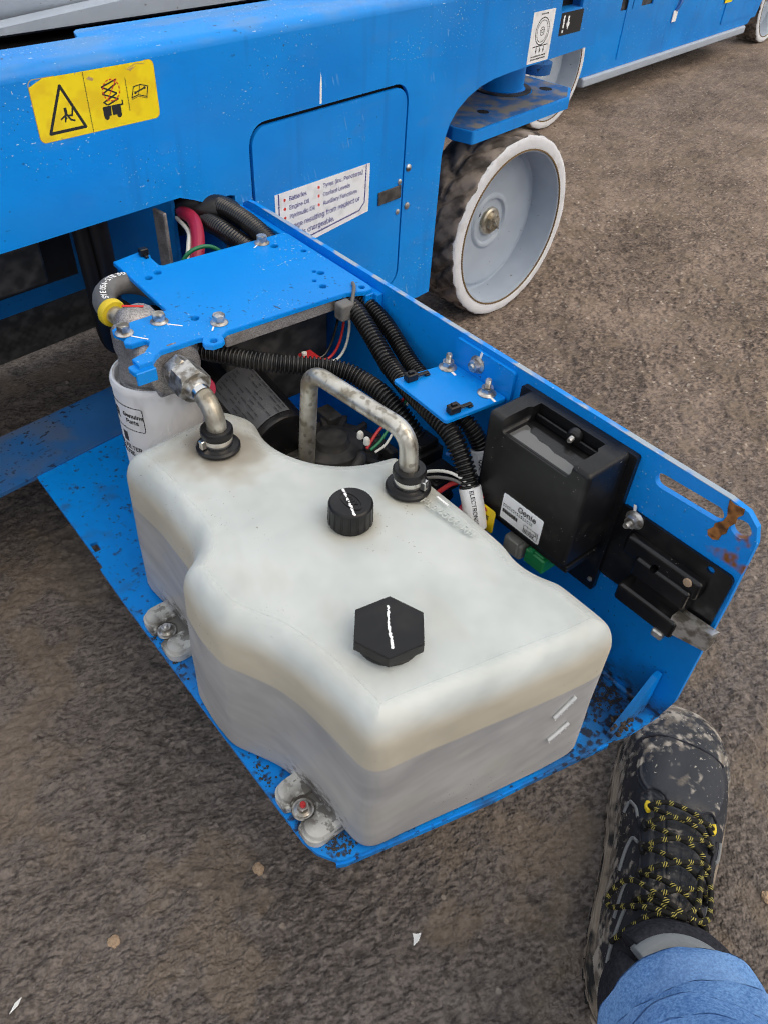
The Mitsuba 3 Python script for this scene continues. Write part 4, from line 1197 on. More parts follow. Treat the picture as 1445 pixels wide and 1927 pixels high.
# ------------------------------------------------------------------ return pipe, suction elbow, filter, hose
pp, _ = bends([(0.505, 0.132, 0.372), (0.499, 0.132, 0.430), (0.372, 0.152, 0.4375), (0.352, 0.152, 0.20)], 0.020, 0.003)
PIPE = key_for('return_pipe')
rp = 0.0091+0.0003*np.sin(np.arange(len(pp))*0.6)*0
solo(PIPE, tray(sweep(pp, rp, 22)[0]), 'pipe_steel', smooth=True)
labels[PIPE] = {'label': 'bent bare steel pipe arching from the tank grommet down behind the tank', 'category': 'pipe'}
ELB = thing('suction_tube', 'shiny short steel elbow tube with hex nut between filter and tank', 'tube fitting')
pe, _ = bends([(0.345, 0.247, 0.372), (0.3475, 0.247, 0.4185), (0.295, 0.2485, 0.4235)], 0.026, 0.002)
part(ELB, 'elbow', tray(sweep(pe, 0.0096, 24)[0]), 'bright_steel', smooth=True)
part(ELB, 'elbow_patina', tray(sweep(pe[: int(len(pe)*0.66)], 0.0098, 24)[0]), 'pipe_steel', smooth=True)
nx = tw(0.3, 0.2485, 0.423)-tw(0.345, 0.2475, 0.4178); nx /= np.linalg.norm(nx)
nb_ = tw(0.314, 0.2478, 0.4215)
part(ELB, 'collar', lathe([(0.0096, -0.004), (0.0108, -0.003), (0.0122, 0.002), (0.0122, 0.006), (0.0088, 0.006)], 36, nb_-nx*0.003, nx), 'zinc', smooth=35)
part(ELB, 'nut', hexprism(0.0190, 0.022, nb_+nx*0.0225, -nx, 0.25, 0.005), 'zinc', smooth=20)
part(ELB, 'adaptor_nut', hexprism(0.0175, 0.013, nb_+nx*0.0365, -nx, 0.5, 0.003), 'zinc', smooth=20)
FIL = thing('oil_filter', 'white spin-on oil filter under a grey cast metal head, behind the tank', 'oil filter')
fc = tw(0.207, 0.245, 0)
FR = 0.0465
CAN = part(FIL, 'can', lathe([(0, 0.20), (FR-0.004, 0.20), (FR, 0.204), (FR, 0.374), (FR+0.0008, 0.3765), (FR+0.0008, 0.3830), (FR-0.0010, 0.3862), (FR-0.0030, 0.3868), (FR-0.0048, 0.3850), (FR-0.0055, 0.3700), (0, 0.370)], 80, fc), 'white_can', smooth=35)


def wrap(m, R, c, a0, z0):
    """flat mesh in xy -> vertical cylinder of radius R about c; x runs clockwise from angle a0 (tray angle), y up"""
    m = tri(m)
    for _ in range(2):
        if m.edges_unique_length.max() > 0.006:
            m = trimesh.Trimesh(*trimesh.remesh.subdivide_to_size(m.vertices, m.faces, 0.006), process=False)
    v = m.vertices
    a = a0-v[:, 0]/R
    r = R+v[:, 2]
    P_ = c+(np.cos(a)*r)[:, None]*TU+(np.sin(a)*r)[:, None]*TV+(z0+v[:, 1])[:, None]*EZ
    f = m.faces
    return trimesh.Trimesh(P_, f, process=False)


frm = rrect(0, 0, 0.066, 0.031, 0.003)
part(CAN, 'label_frame', wrap(extr(frm.buffer(0.0004).difference(frm.buffer(-0.0004)), 0.0003), FR+0.0001, fc, math.radians(128), 0.3325), 'ink')
lt = [meshkit.text_mesh('R', 0.0115, 0.0003, True).apply_translation([0.0215, 0.010, 0]), meshkit.text_mesh('Genuine', 0.0052, 0.0003, True).apply_translation([0.0385, 0.0170, 0]), meshkit.text_mesh('Parts', 0.0052, 0.0003, True).apply_translation([0.0420, 0.0090, 0])]
part(CAN, 'lettering', cat(*[wrap(m, FR+0.0001, fc, math.radians(128), 0.3325) for m in lt]), 'ink')
lo = [meshkit.text_mesh('OIL FILTER', 0.0055, 0.0003, True).apply_translation([0.010, -0.032, 0]), meshkit.text_mesh('FILTRE', 0.0055, 0.0003, True).apply_translation([0.014, -0.041, 0]), extr(sbox(0.026, -0.022, 0.034, -0.009), 0.0003)]
part(CAN, 'small_print', cat(*[wrap(m, FR+0.0001, fc, math.radians(122), 0.3345) for m in lo]), 'faint_ink')
HEAD = part(FIL, 'head', cat(lathe([(0, 0.3705), (0.0372, 0.3705), (0.0375, 0.381), (0.0355, 0.383), (0.0362, 0.388), (0.0350, 0.391), (0.0335, 0.410), (0.0330, 0.428), (0.0300, 0.436), (0, 0.438)], 48, fc),
     tray(rbox(0.187, 0.262, 0.212, 0.279, 0.406, 0.4445, 0.010)), lathe([(0, 0), (0.0235, 0.0), (0.0245, 0.004), (0.0245, 0.034), (0.0225, 0.037), (0, 0.037)], 40, tw(0.232, 0.2478, 0.4225), TU),
     tray(rbox(0.176, 0.213, 0.226, 0.272, 0.404, 0.4560, 0.016)), tray(trimesh.convex.convex_hull(A([(0.235, 0.236, 0.380), (0.235, 0.262, 0.380), (0.258, 0.238, 0.384), (0.258, 0.262, 0.384), (0.268, 0.242, 0.410), (0.268, 0.256, 0.410), (0.22, 0.23, 0.42), (0.22, 0.27, 0.42)])))), 'cast_alloy', smooth=35)
part(HEAD, 'paint_mark', tray(cat(extr(stroke([(0.186, 0.258), (0.199, 0.240)], 0.0035), 0.0004, (0, 0, 0.4562)))), 'ink_red')
part(FIL, 'port_washer', lathe([(0.0, 0), (0.0275, 0), (0.0285, 0.002), (0.0285, 0.0035), (0.026, 0.0050), (0, 0.005)], 40, tw(0.2690, 0.2478, 0.4220), TU), 'cast_alloy', smooth=35)

HOSE = thing('hydraulic_hose', 'grey rubber hose looping from the filter head, with a yellow ring', 'hose')
hp = [(0.190, 0.2520, 0.434), (0.178, 0.2585, 0.438), (0.162, 0.2620, 0.4400), (0.143, 0.2605, 0.4405), (0.124, 0.251, 0.441), (0.110, 0.234, 0.440), (0.109, 0.214, 0.437), (0.121, 0.195, 0.430), (0.150, 0.175, 0.415), (0.19, 0.16, 0.39)]
hd, hs = spline(hp, 0.003)
part(HOSE, 'tube', tray(sweep(hd[9:], 0.0120, 20)[0]), 'hose_grey', smooth=True)
t0 = hd[11]-hd[8]; t0 /= np.linalg.norm(t0)
fwd = TU*t0[0]+TV*t0[1]+EZ*t0[2]
part(HOSE, 'ring', lathe([(0.0085, -0.003), (0.0142, -0.003), (0.0152, 0.0), (0.0152, 0.004), (0.0140, 0.0065), (0.0085, 0.0065)], 36, tw(*hd[9]), fwd), 'yellow_ring', smooth=35)
part(HOSE, 'ferrule', tray(sweep(hd[:11], 0.0095, 20)[0]), 'pipe_steel', smooth=True)


def on_tube(m, pts, s0, r, roll, reverse=False):
    """flat text (x along the tube, y around) onto a tube through dense tray points"""
    t, a, b = frames_along(pts)
    L = np.r_[0, np.cumsum(np.linalg.norm(np.diff(pts, axis=0), axis=1))]
    m = tri(m)
    v = m.vertices
    s_ = s0+(-v[:, 0] if reverse else v[:, 0])
    ang = roll+(v[:, 1] if reverse else -v[:, 1])/r
    P_ = np.stack([np.interp(s_, L, pts[:, k]) for k in range(3)], 1)
    aa = np.stack([np.interp(s_, L, a[:, k]) for k in range(3)], 1)
    bb = np.stack([np.interp(s_, L, b[:, k]) for k in range(3)], 1)
    R_ = (r+v[:, 2])[:, None]
    return trimesh.Trimesh(P_+R_*(np.cos(ang)[:, None]*aa+np.sin(ang)[:, None]*bb), m.faces, process=False)


hdw = A([tw(*x) for x in hd])
htext = on_tube(meshkit.text_mesh('SY E 054-1TE 30', 0.006, 0.0003, True), hdw, 0.038, 0.0121, 0.25)
part(HOSE, 'lettering', htext, 'paint_mark')

hv = [(0.470, 0.865, 0.60), (0.470, 0.868, 0.50), (0.474, 0.872, 0.42), (0.482, 0.89, 0.34), (0.50, 0.93, 0.27), (0.56, 1.0, 0.24)]
HV = thing('hydraulic_hose', 'black hose hanging inside the machine with white printed text', 'hose')
hvd, _ = spline(hv, 0.004)
part(HV, 'tube', sweep(hvd, 0.014, 20)[0], 'rubber', smooth=True)
tv = on_tube(meshkit.text_mesh('SAE 100 R17 - 13', 0.0075, 0.0003, True), hvd, 0.12, 0.0141, 0.0)
part(HV, 'lettering', tv, 'paint_mark')
HV2 = key_for('hydraulic_hose')
solo(HV2, sweep(spline([(0.452, 0.872, 0.60), (0.452, 0.874, 0.48), (0.455, 0.878, 0.38), (0.47, 0.90, 0.28), (0.52, 0.95, 0.22)], 0.004)[0], 0.010, 16)[0], 'rubber', smooth=True)
labels[HV2] = {'label': 'plain black hose hanging inside the machine left of the printed one', 'category': 'hose'}

# ------------------------------------------------------------------ conduits and wiring
cA1 = [(0.20, 0.050, 0.425), (0.245, 0.044, 0.431), (0.271, 0.038, 0.434), (0.297, 0.037, 0.433), (0.330, 0.042, 0.423), (0.360, 0.047, 0.411), (0.380, 0.050, 0.404), (0.420, 0.058, 0.4015), (0.460, 0.064, 0.400), (0.490, 0.066, 0.394), (0.513, 0.069, 0.378), (0.531, 0.072, 0.355), (0.546, 0.076, 0.332), (0.562, 0.081, 0.300), (0.575, 0.080, 0.27)]
cA2 = [(0.22, 0.018, 0.418), (0.265, 0.013, 0.428), (0.290, 0.0135, 0.430), (0.325, 0.0155, 0.422), (0.360, 0.021, 0.410), (0.385, 0.026, 0.403), (0.430, 0.036, 0.4005), (0.468, 0.042, 0.399), (0.488, 0.039, 0.392), (0.503, 0.034, 0.374), (0.512, 0.034, 0.350), (0.518, 0.036, 0.325), (0.519, 0.040, 0.27)]
cB = [(0.10, 0.215, 0.390), (0.150, 0.222, 0.400), (0.195, 0.214, 0.406), (0.230, 0.205, 0.410), (0.262, 0.186, 0.411), (0.300, 0.153, 0.409), (0.340, 0.097, 0.402), (0.370, 0.078, 0.394), (0.400, 0.072, 0.386), (0.434, 0.066, 0.366), (0.455, 0.055, 0.33), (0.47, 0.04, 0.28)]
for nm, pts, r, pitch, lab in (('cable_conduit', cA1, 0.0106, 0.0044, 'thick black corrugated conduit nearest the tank, passing under the small bracket'), ('cable_conduit', cA2, 0.0095, 0.0040, 'thinner black corrugated conduit against the side plate'), ('cable_conduit', cB, 0.0104, 0.0044, 'black corrugated conduit crossing behind the bent pipe')):
    k = thing(nm, lab, 'conduit')
    part(k, 'sleeve', tray(corrugated(pts, r, pitch, 0.0026)), 'conduit', smooth=True)
    if pts is cA1:
        c1 = k
    if pts is cA2:
        c2 = k


def sleeve_label(key, pts, i0, i1, r, words, roll, name='label', rev=False):
    p, _ = spline(pts, 0.003)
    p = p[i0:i1]
    w = A([tw(*x) for x in p])
    k = part(key, name, sweep(w, r, 26)[0], 'white_vinyl', smooth=40)
    ms = []
    for t, off, h in words:
        m = meshkit.text_mesh(t, h, 0.0003, True)
        L = np.linalg.norm(np.diff(w, axis=0), axis=1).sum()
        ln = m.bounds[1][0]
        ms.append(on_tube(m, w, (L+ln)/2 if rev else (L-ln)/2, r+0.0001, roll+off/r, rev))
    part(k, 'lettering', cat(*ms), 'ink')


def facing(pts, i0, i1):
    """angle on the tube that faces the open side (up and to the left of the tray)"""
    p, _ = spline(pts, 0.003)
    w = A([tw(*x) for x in p[i0:i1]])
    t, a, b = frames_along(w)
    d = EZ*0.75+TU*0.55+TV*0.45
    m = len(w)//2
    return math.atan2(d @ b[m], d @ a[m])


n1 = len(spline(cA1, 0.003)[0]); n2 = len(spline(cA2, 0.003)[0])
sleeve_label(c1, cA1, n1-33, n1-18, 0.0113, [('ELECTRONICS', 0.003, 0.0040)], facing(cA1, n1-33, n1-18), rev=False)
sleeve_label(c2, cA2, n2-35, n2-25, 0.0112, [('PASSED', 0.0, 0.0042), ('Q.A.', 0.006, 0.0042), ('EL', -0.006, 0.0042)], facing(cA2, n2-35, n2-25))
sleeve_label(c2, cA2, n2-23, n2-13, 0.0112, [('MEMCO', 0.0, 0.0042), ('D.V.', -0.006, 0.004)], facing(cA2, n2-23, n2-13))
YT = thing('yellow_tag', 'small yellow paper tag beside the conduit end by the control box', 'tag')
part(YT, 'sheet', extr(rounded([(0.535, 0.312), (0.565, 0.312), (0.565, 0.342), (0.535, 0.342)], 0.003), 0.0005, TO+TV*0.066, TU, EZ, TV), 'yellow_vinyl')
part(YT, 'lettering', text('ELITE', 0.005, TO+TU*0.538+TV*0.0667+EZ*0.326, TU, EZ, 0.0003, True), 'dark_casing')
# cable ties through the bracket and at the cover's corner
def tie_block(u, v, a, label):
    k = thing('cable_tie', label, 'cable tie')
    x, y = TU*math.cos(a)+TV*math.sin(a), -TU*math.sin(a)+TV*math.cos(a)
    o = tw(u, v, 0.4203)
    part(k, 'head', frame(cat(bx(-0.0065, 0.0065, -0.0045, 0.0045, 0, 0.0085, 0.001), bx(-0.0035, 0.003, -0.002, 0.002, 0.0085, 0.011, 0.0006)), o, x, y, EZ), 'black_plastic')
    part(k, 'strap', frame(cat(bx(0.0066, 0.022, -0.0022, 0.0022, 0.0020, 0.0040, 0.0005), bx(0.017, 0.0225, -0.0032, 0.0032, 0.0002, 0.0022, 0.0004)), o, x, y, EZ), 'black_plastic')


ct2 = thing('cable_tie', 'small black cable tie clip on the rear left corner of the cover plate', 'cable tie')
part(ct2, 'head', tray(cat(bx(0.076, 0.084, 0.176, 0.186, 0.4502, 0.459, 0.001), bx(0.070, 0.090, 0.1795, 0.1835, 0.4502, 0.4535, 0.0006))), 'black_plastic')
tie_block(0.4235, 0.0635, math.radians(-84), 'black cable tie head on the bracket corner nearest the cover plate')
tie_block(0.4900, 0.0660, math.radians(-84), 'black cable tie head on the bracket corner nearest the control box')
ct = thing('cable_tie', 'worn cable tie at the corner of the cover plate round the conduits', 'cable tie')
part(ct, 'strap', tray(cat(tube([(0.272, 0.022, 0.4515), (0.282, 0.028, 0.4525), (0.291, 0.036, 0.4490), (0.297, 0.043, 0.440)], 0.0021, 0.002), rbox(0.284, 0.300, 0.040, 0.058, 0.425, 0.445, 0.003))), 'hose_grey', smooth=40)

# loose wires
def wires(label, items, key='wire_bundle'):
    k = thing(key, label, 'wires')
    for nm, pts, r, b in items:
        part(k, nm, tray(tube(pts, r, 0.003, 10)), b, smooth=True)
    return k


w1 = wires('short red and white wires curving into a red connector below the cover plate', [
    ('wire', [(0.262, 0.022, 0.418), (0.280, 0.032, 0.405), (0.297, 0.050, 0.392), (0.306, 0.070, 0.386), (0.300, 0.086, 0.386)], 0.0016, 'wire_white'),
    ('wire', [(0.258, 0.024, 0.420), (0.273, 0.035, 0.407), (0.290, 0.054, 0.394), (0.299, 0.073, 0.387), (0.297, 0.088, 0.386)], 0.0016, 'wire_red'),
    ('wire', [(0.256, 0.027, 0.420), (0.268, 0.040, 0.408), (0.284, 0.060, 0.395), (0.293, 0.077, 0.388), (0.292, 0.090, 0.386)], 0.0015, 'conduit')])
part(w1, 'connector', tray(cat(bx(0.278, 0.300, 0.086, 0.104, 0.380, 0.392, 0.0015))), 'wire_red')
part(w1, 'connector_pin', tray(lathe([(0, 0), (0.003, 0), (0.003, 0.003), (0, 0.004)], 14, (0.285, 0.099, 0.392))), 'wire_white', smooth=40)
w2 = wires('red, green and white wires by the conduit joint behind the bent pipe', [
    ('wire', [(0.408, 0.056, 0.386), (0.412, 0.068, 0.382), (0.414, 0.083, 0.372), (0.416, 0.100, 0.362), (0.420, 0.115, 0.352)], 0.0018, 'wire_red'),
    ('wire', [(0.410, 0.054, 0.385), (0.416, 0.068, 0.380), (0.420, 0.084, 0.368), (0.424, 0.100, 0.358), (0.424, 0.113, 0.352)], 0.0016, 'wire_green'),
    ('wire', [(0.412, 0.053, 0.384), (0.419, 0.066, 0.378), (0.425, 0.082, 0.366), (0.430, 0.098, 0.356), (0.428, 0.110, 0.350)], 0.0014, 'wire_white')])
part(w2, 'terminal', tray(cat(*[lathe([(0, 0), (0.0036, 0), (0.0036, 0.006), (0.002, 0.008), (0, 0.008)], 14, (0.405+0.012*i, 0.112+0.001*i, 0.356)) for i in range(2)])), 'wire_white', smooth=40)
w3 = wires('pale and red wires crossing the gap right of the return grommet', [
    ('wire', [(0.480, 0.095, 0.350), (0.500, 0.086, 0.362), (0.520, 0.080, 0.366), (0.540, 0.074, 0.358)], 0.0017, 'wire_white'),
    ('wire', [(0.484, 0.097, 0.346), (0.504, 0.088, 0.357), (0.524, 0.081, 0.361), (0.543, 0.075, 0.352)], 0.0017, 'hose_grey'),
    ('wire', [(0.505, 0.091, 0.338), (0.515, 0.078, 0.352), (0.530, 0.070, 0.356), (0.545, 0.066, 0.346)], 0.0026, 'wire_red'),
    ('wire', [(0.535, 0.091, 0.325), (0.534, 0.080, 0.336), (0.540, 0.072, 0.342), (0.552, 0.066, 0.335)], 0.0030, 'cable_red')])
REL = thing('relay', 'small black relay block with blue terminals behind the return pipe', 'relay')
part(REL, 'housing', tray(cat(bx(0.436, 0.468, 0.048, 0.084, 0.335, 0.356, 0.002), bx(0.441, 0.463, 0.052, 0.079, 0.356, 0.364, 0.0015))), 'black_plastic')
part(REL, 'housing', tray(cat(bx(0.472, 0.502, 0.054, 0.090, 0.325, 0.346, 0.002), bx(0.474, 0.500, 0.057, 0.088, 0.346, 0.3485, 0.001))), 'black_plastic')
part(REL, 'terminal_wire', tray(tube([(0.430, 0.060, 0.362), (0.437, 0.055, 0.360), (0.445, 0.050, 0.355)], 0.0034)), 'wire_blue', smooth=True)
part(REL, 'terminal_wire', tray(tube([(0.478, 0.056, 0.356), (0.492, 0.046, 0.352), (0.506, 0.044, 0.338), (0.520, 0.050, 0.32)], 0.0028)), 'wire_blue', smooth=True)

# conduits and cables that leave the machine and run under the cover plate (world coordinates)
IB = thing('cable_conduit', 'black corrugated conduits and wrap coming out of the machine panel to the cover plate', 'conduit')
part(IB, 'sleeve', corrugated([(0.640, 0.93, 0.42), (0.634, 0.875, 0.438), (0.630, 0.825, 0.446), (0.628, 0.790, 0.446), (0.624, 0.750, 0.442), (0.617, 0.710, 0.434), (0.60, 0.66, 0.425)], 0.0125, 0.0042, 0.0016), 'conduit', smooth=True)
part(IB, 'sleeve', corrugated([(0.61, 0.90, 0.40), (0.612, 0.85, 0.424), (0.606, 0.808, 0.432), (0.604, 0.775, 0.430), (0.607, 0.735, 0.420), (0.605, 0.70, 0.408)], 0.0125, 0.0042, 0.0014), 'conduit', smooth=True)
part(IB, 'wrap', tube([(0.605, 0.895, 0.425), (0.612, 0.862, 0.437), (0.624, 0.838, 0.440), (0.640, 0.826, 0.434), (0.652, 0.83, 0.42)], 0.020, 0.003, 20), 'rubber', smooth=True)
PC = thing('power_cable', 'dark red power cable dropping beside a white wire from the machine panel', 'cable')
part(PC, 'sheath', tube([(0.600, 0.875, 0.435), (0.588, 0.830, 0.438), (0.570, 0.800, 0.428), (0.548, 0.778, 0.410), (0.530, 0.772, 0.380), (0.52, 0.77, 0.34)], 0.0088, 0.004, 16), 'cable_red', smooth=True)
part(PC, 'white_wire', tube([(0.590, 0.870, 0.428), (0.572, 0.822, 0.430), (0.552, 0.797, 0.424), (0.536, 0.783, 0.408), (0.524, 0.778, 0.380), (0.515, 0.776, 0.34)], 0.0028, 0.004, 10), 'wire_white', smooth=True)
GR = key_for('green_wire')
solo(GR, tube([(0.520, 0.775, 0.415), (0.532, 0.768, 0.432), (0.552, 0.762, 0.436), (0.568, 0.757, 0.428), (0.58, 0.75, 0.41)], 0.0026, 0.003, 10), 'wire_green', smooth=True)
labels[GR] = {'label': 'thin green wire loop behind the rear edge of the cover plate', 'category': 'wire'}
IB2 = key_for('cable_conduit')
solo(IB2, tray(corrugated([(0.155, 0.214, 0.418), (0.185, 0.228, 0.418), (0.215, 0.2, 0.41)], 0.0125, 0.0042, 0.0016)), 'conduit', smooth=True)
labels[IB2] = {'label': 'short corrugated conduit under the left edge of the cover plate, beside the hose', 'category': 'conduit'}

# ------------------------------------------------------------------ pump motor behind the tank
MOT = thing('pump_motor', 'dark round electric pump motor in the hollow behind the tank', 'motor')
mc = tw(0.335, 0.098, 0)
part(MOT, 'casing', lathe([(0, 0.17), (0.066, 0.17), (0.068, 0.18), (0.068, 0.262), (0.070, 0.264), (0.070, 0.275), (0.066, 0.279), (0.060, 0.281), (0.056, 0.287), (0.052, 0.288), (0.040, 0.288), (0.037, 0.296), (0.022, 0.298), (0.018, 0.306), (0, 0.307)], 64, mc), 'dark_casing', smooth=30)
ribs = [tray(frame(bx(0.040, 0.064, -0.0035, 0.0035, 0.284, 0.293, 0.001), A([0.335, 0.098, 0]), A([math.cos(a), math.sin(a), 0]), A([-math.sin(a), math.cos(a), 0]), EZ)) for a in np.arange(14)*2*math.pi/14]
for r_ in ribs:
    part(MOT, 'rib', r_, 'dark_casing')
part(MOT, 'cable_lug', tray(tube([(0.375, 0.085, 0.300), (0.392, 0.100, 0.310), (0.396, 0.118, 0.303), (0.385, 0.130, 0.285)], 0.006, 0.004, 14)), 'dark_casing', smooth=True)
for b_ in ((0.270, 0.30, 0.055, 0.075, 0.279, 0.300), (0.355, 0.39, 0.040, 0.052, 0.279, 0.296)):
    part(MOT, 'mounting_lug', tray(bx(*b_, 0.002)), 'dark_casing')
PMP = thing('hydraulic_pump', 'black cylinder behind the oil filter, wrapped by a printed grey sheet', 'pump')
pc0, pc1 = tw(0.215, 0.155, 0.335), tw(0.318, 0.155, 0.315)
pax = (pc1-pc0)/np.linalg.norm(pc1-pc0)
part(PMP, 'cylinder', lathe([(0, -0.03), (0.036, -0.03), (0.038, -0.026), (0.038, 0.10), (0.036, 0.104), (0, 0.104)], 48, pc0, pax), 'black_plastic', smooth=30)
part(PMP, 'red_cap', lathe([(0, 0), (0.013, 0), (0.013, 0.018), (0.011, 0.021), (0, 0.021)], 28, tw(0.262, 0.222, 0.385), TU*0.9+EZ*0.3), 'cable_red', smooth=35)
# printed sheet bent over the cylinder
n_th, n_s = 14, 12
pby = np.cross(EZ, pax); pby /= np.linalg.norm(pby); pbz = np.cross(pax, pby)
side = 1.0 if pby @ TV > 0 else -1.0
th = np.linspace(-0.35, 1.15, n_th)*side
sh = np.stack([np.stack([pc0+pax*s_+0.0390*(math.cos(a)*pbz+math.sin(a)*pby) for a in th]) for s_ in np.linspace(0.012, 0.096, n_s)])
SHT = part(PMP, 'data_sheet', grid_mesh(sh), 'dull_paper', smooth=True, label='creased grey printed sheet')
pr = []
for i in range(10):
    a = th[1]+(th[-2]-th[1])*i/9.5
    s_ = 0.018
    while s_ < 0.088:
        ln = 0.004+0.010*rng.random()
        if rng.random() < 0.75:
            rad = pbz*math.cos(a)+pby*math.sin(a); tan = -pbz*math.sin(a)+pby*math.cos(a)
            pr.append(frame(bx(0, ln, -0.0005, 0.0005, 0, 0.0002), pc0+pax*s_+rad*(0.0404), pax, tan, rad))
        s_ += ln+0.003
part(SHT, 'print', cat(*pr), 'faint_ink')

# ------------------------------------------------------------------ control module on the side plate
ECM = thing('control_module', 'black moulded control box with white barcode label, bolted to the side plate', 'control box')
bl_ = Polygon([(0.520, 0.270), (0.6585, 0.270), (0.6585, 0.4455), (0.520, 0.4455)]).buffer(-0.003).buffer(0.003)
part(ECM, 'back_plate', extr(bl_, 0.006, TO+TV*0.0006, TU, EZ, TV), 'black_plastic')
full = rbox(0.530, 0.651, -0.02, 0.062, 0.331, 0.4455, 0.005, 24)
cut = rbox(0.549, 0.632, 0.024, 0.10, 0.4305, 0.48, 0.006, 24)
shelf = rbox(0.546, 0.636, 0.058, 0.10, 0.4240, 0.48, 0.003, 16)


def MM(m):
    m = tri(m)
    return m3.Manifold(m3.Mesh(np.asarray(m.vertices, np.float32), np.asarray(m.faces, np.uint32)))


bodym = MM(full)-MM(bx(0.5, 0.7, -0.05, 0.0068, 0.30, 0.5))-MM(cut)-MM(bx(0.552, 0.629, 0.014, 0.030, 0.4275, 0.5))
part(ECM, 'housing', tray(bodym), 'black_plastic', smooth=25)
part(ECM, 'tray_floor', tray(bx(0.5515, 0.6295, 0.030, 0.0600, 0.4300, 0.4312, 0.0004)), 'black_gloss')
film = Polygon([(0.556, 0.0345), (0.562, 0.036), (0.566, 0.041), (0.574, 0.0415), (0.580, 0.044), (0.590, 0.0430), (0.600, 0.046), (0.612, 0.0450), (0.6225, 0.046), (0.6270, 0.050), (0.6280, 0.0585), (0.5560, 0.0585)])
part(ECM, 'water_film', tray(extr(film, 0.0004, (0, 0, 0.43125))), 'wet_film')
part(ECM, 'inner_rib', tray(rbox(0.5525, 0.6285, 0.0160, 0.0190, 0.4280, 0.4360, 0.0014)), 'black_plastic', smooth=30)
nut, std = stud_nut(tw(0.598, 0.0155, 0.4375), TV*0.95+TU*0.2, 0.0052, 2.6)
part(ECM, 'screw', std, 'zinc', smooth=40)
part(ECM, 'screw_collar', lathe([(0, 0), (0.0075, 0), (0.0072, 0.005), (0.005, 0.007), (0, 0.007)], 24, tw(0.598, 0.0155, 0.4375), TV*0.95+TU*0.2), 'rubber', smooth=35)
part(ECM, 'skirt', tray(cat(bx(0.534, 0.645, 0.050, 0.056, 0.322, 0.3315, 0.001), bx(0.640, 0.652, 0.010, 0.056, 0.322, 0.3308, 0.001))), 'black_plastic')
LBL = part(ECM, 'label', extr(rrect(0.5672, 0.3375, 0.6185, 0.3690, 0.002), 0.0004, TO+TV*0.0621, TU, EZ, TV), 'white_vinyl')
lv = TV*0.0626
LT = lambda t, h, u, z: text(t, h, TO+TU*u+EZ*z+lv, TU, EZ, 0.0002, True)
part(LBL, 'lettering', cat(LT('Genie', 0.0062, 0.5870, 0.3592), [extr(stroke([(0.569+0.0026*i, z), (0.5705+0.0026*i, z)], 0.0011), 0.0002, TO+lv, TU, EZ, TV) for z in (0.3563, 0.3540) for i in range(15)],
     [extr(sbox(0.5695+0.0010*i, 0.3460, 0.5695+0.0010*i+(0.0006 if (i*7) % 3 else 0.0009), 0.3505), 0.0002, TO+lv, TU, EZ, TV) for i in range(20)]), 'ink')
gridp = [stroke(p_, 0.0004) for p_ in ([(0.598, 0.340), (0.6160, 0.340), (0.6160, 0.3495), (0.598, 0.3495), (0.598, 0.340)], [(0.598, 0.3450), (0.6160, 0.3450)], [(0.6025, 0.340), (0.6025, 0.3495)], [(0.607, 0.340), (0.607, 0.3495)], [(0.6115, 0.340), (0.6115, 0.3495)])]
part(LBL, 'diagram', cat(*[extr(g_, 0.0002, TO+lv, TU, EZ, TV) for g_ in gridp], [LT('W', 0.003, 0.5985, 0.3410), LT('V', 0.003, 0.6040, 0.3410), LT('W', 0.003, 0.6075, 0.3410), LT('V', 0.003, 0.6125, 0.3457)]), 'ink')
part(ECM, 'rivet', lathe([(0.003, 0), (0.0028, 0.001), (0.0015, 0.002), (0, 0.0022)], 14, tw(0.653, 0.0067, 0.283), TV), 'zinc', smooth=40)
CON = thing('wire_connector', 'green and grey plug connectors under the control box', 'connector')
part(CON, 'green_plug', tray(cat(bx(0.603, 0.628, 0.036, 0.058, 0.300, 0.318, 0.0015), bx(0.606, 0.625, 0.040, 0.0565, 0.318, 0.3205, 0.0008), bx(0.610, 0.613, 0.034, 0.060, 0.3185, 0.3218, 0.0004))), 'connector_green')
part(CON, 'grey_plug', tray(cat(rbox(0.575, 0.600, 0.034, 0.060, 0.296, 0.317, 0.004), bx(0.583, 0.596, 0.040, 0.062, 0.3, 0.319, 0.001))), 'connector_grey', smooth=30)

# ------------------------------------------------------------------ latch on the side plate
LAT = thing('door_latch', 'black pressed-steel latch with worn bare metal tongue near the tray end', 'latch')
lp_ = Polygon([(0.657, 0.297), (0.657, 0.3895), (0.7755, 0.3895), (0.7755, 0.300)]).buffer(-0.006).buffer(0.006)
lp_ = lp_.difference(Point(0.7545, 0.3830).buffer(0.0038, 10))
part(LAT, 'plate', extr(lp_, 0.003, TO+TV*0.0004, TU, EZ, TV), 'black_gloss')
hs_ = MM(rbox(0.676, 0.757, 0.001, 0.0125, 0.3475, 0.3700, 0.004, 20))+MM(rbox(0.693, 0.752, 0.001, 0.0165, 0.3330, 0.3560, 0.0035, 20))+MM(rbox(0.690, 0.7555, 0.001, 0.0250, 0.3020, 0.3240, 0.004, 20))+MM(bx(0.700, 0.752, 0.001, 0.012, 0.320, 0.340))
hs_ = hs_-m3.Manifold.cylinder(0.06, 0.0035, 0.0035, 24, True).rotate((90, 0, 0)).translate((0.7130, 0.0255, 0.3555))
hs_ = hs_-MM(bx(0.6, 0.8, -0.01, 0.0030, 0.2, 0.5))
part(LAT, 'housing', tray(hs_), 'black_gloss', smooth=25)
part(LAT, 'worn_button', tray(lathe([(0, 0), (0.0045, 0), (0.004, 0.0016), (0, 0.0022)], 18, (0.7445, 0.0120, 0.3640), EY)), 'tan_stone', smooth=40)
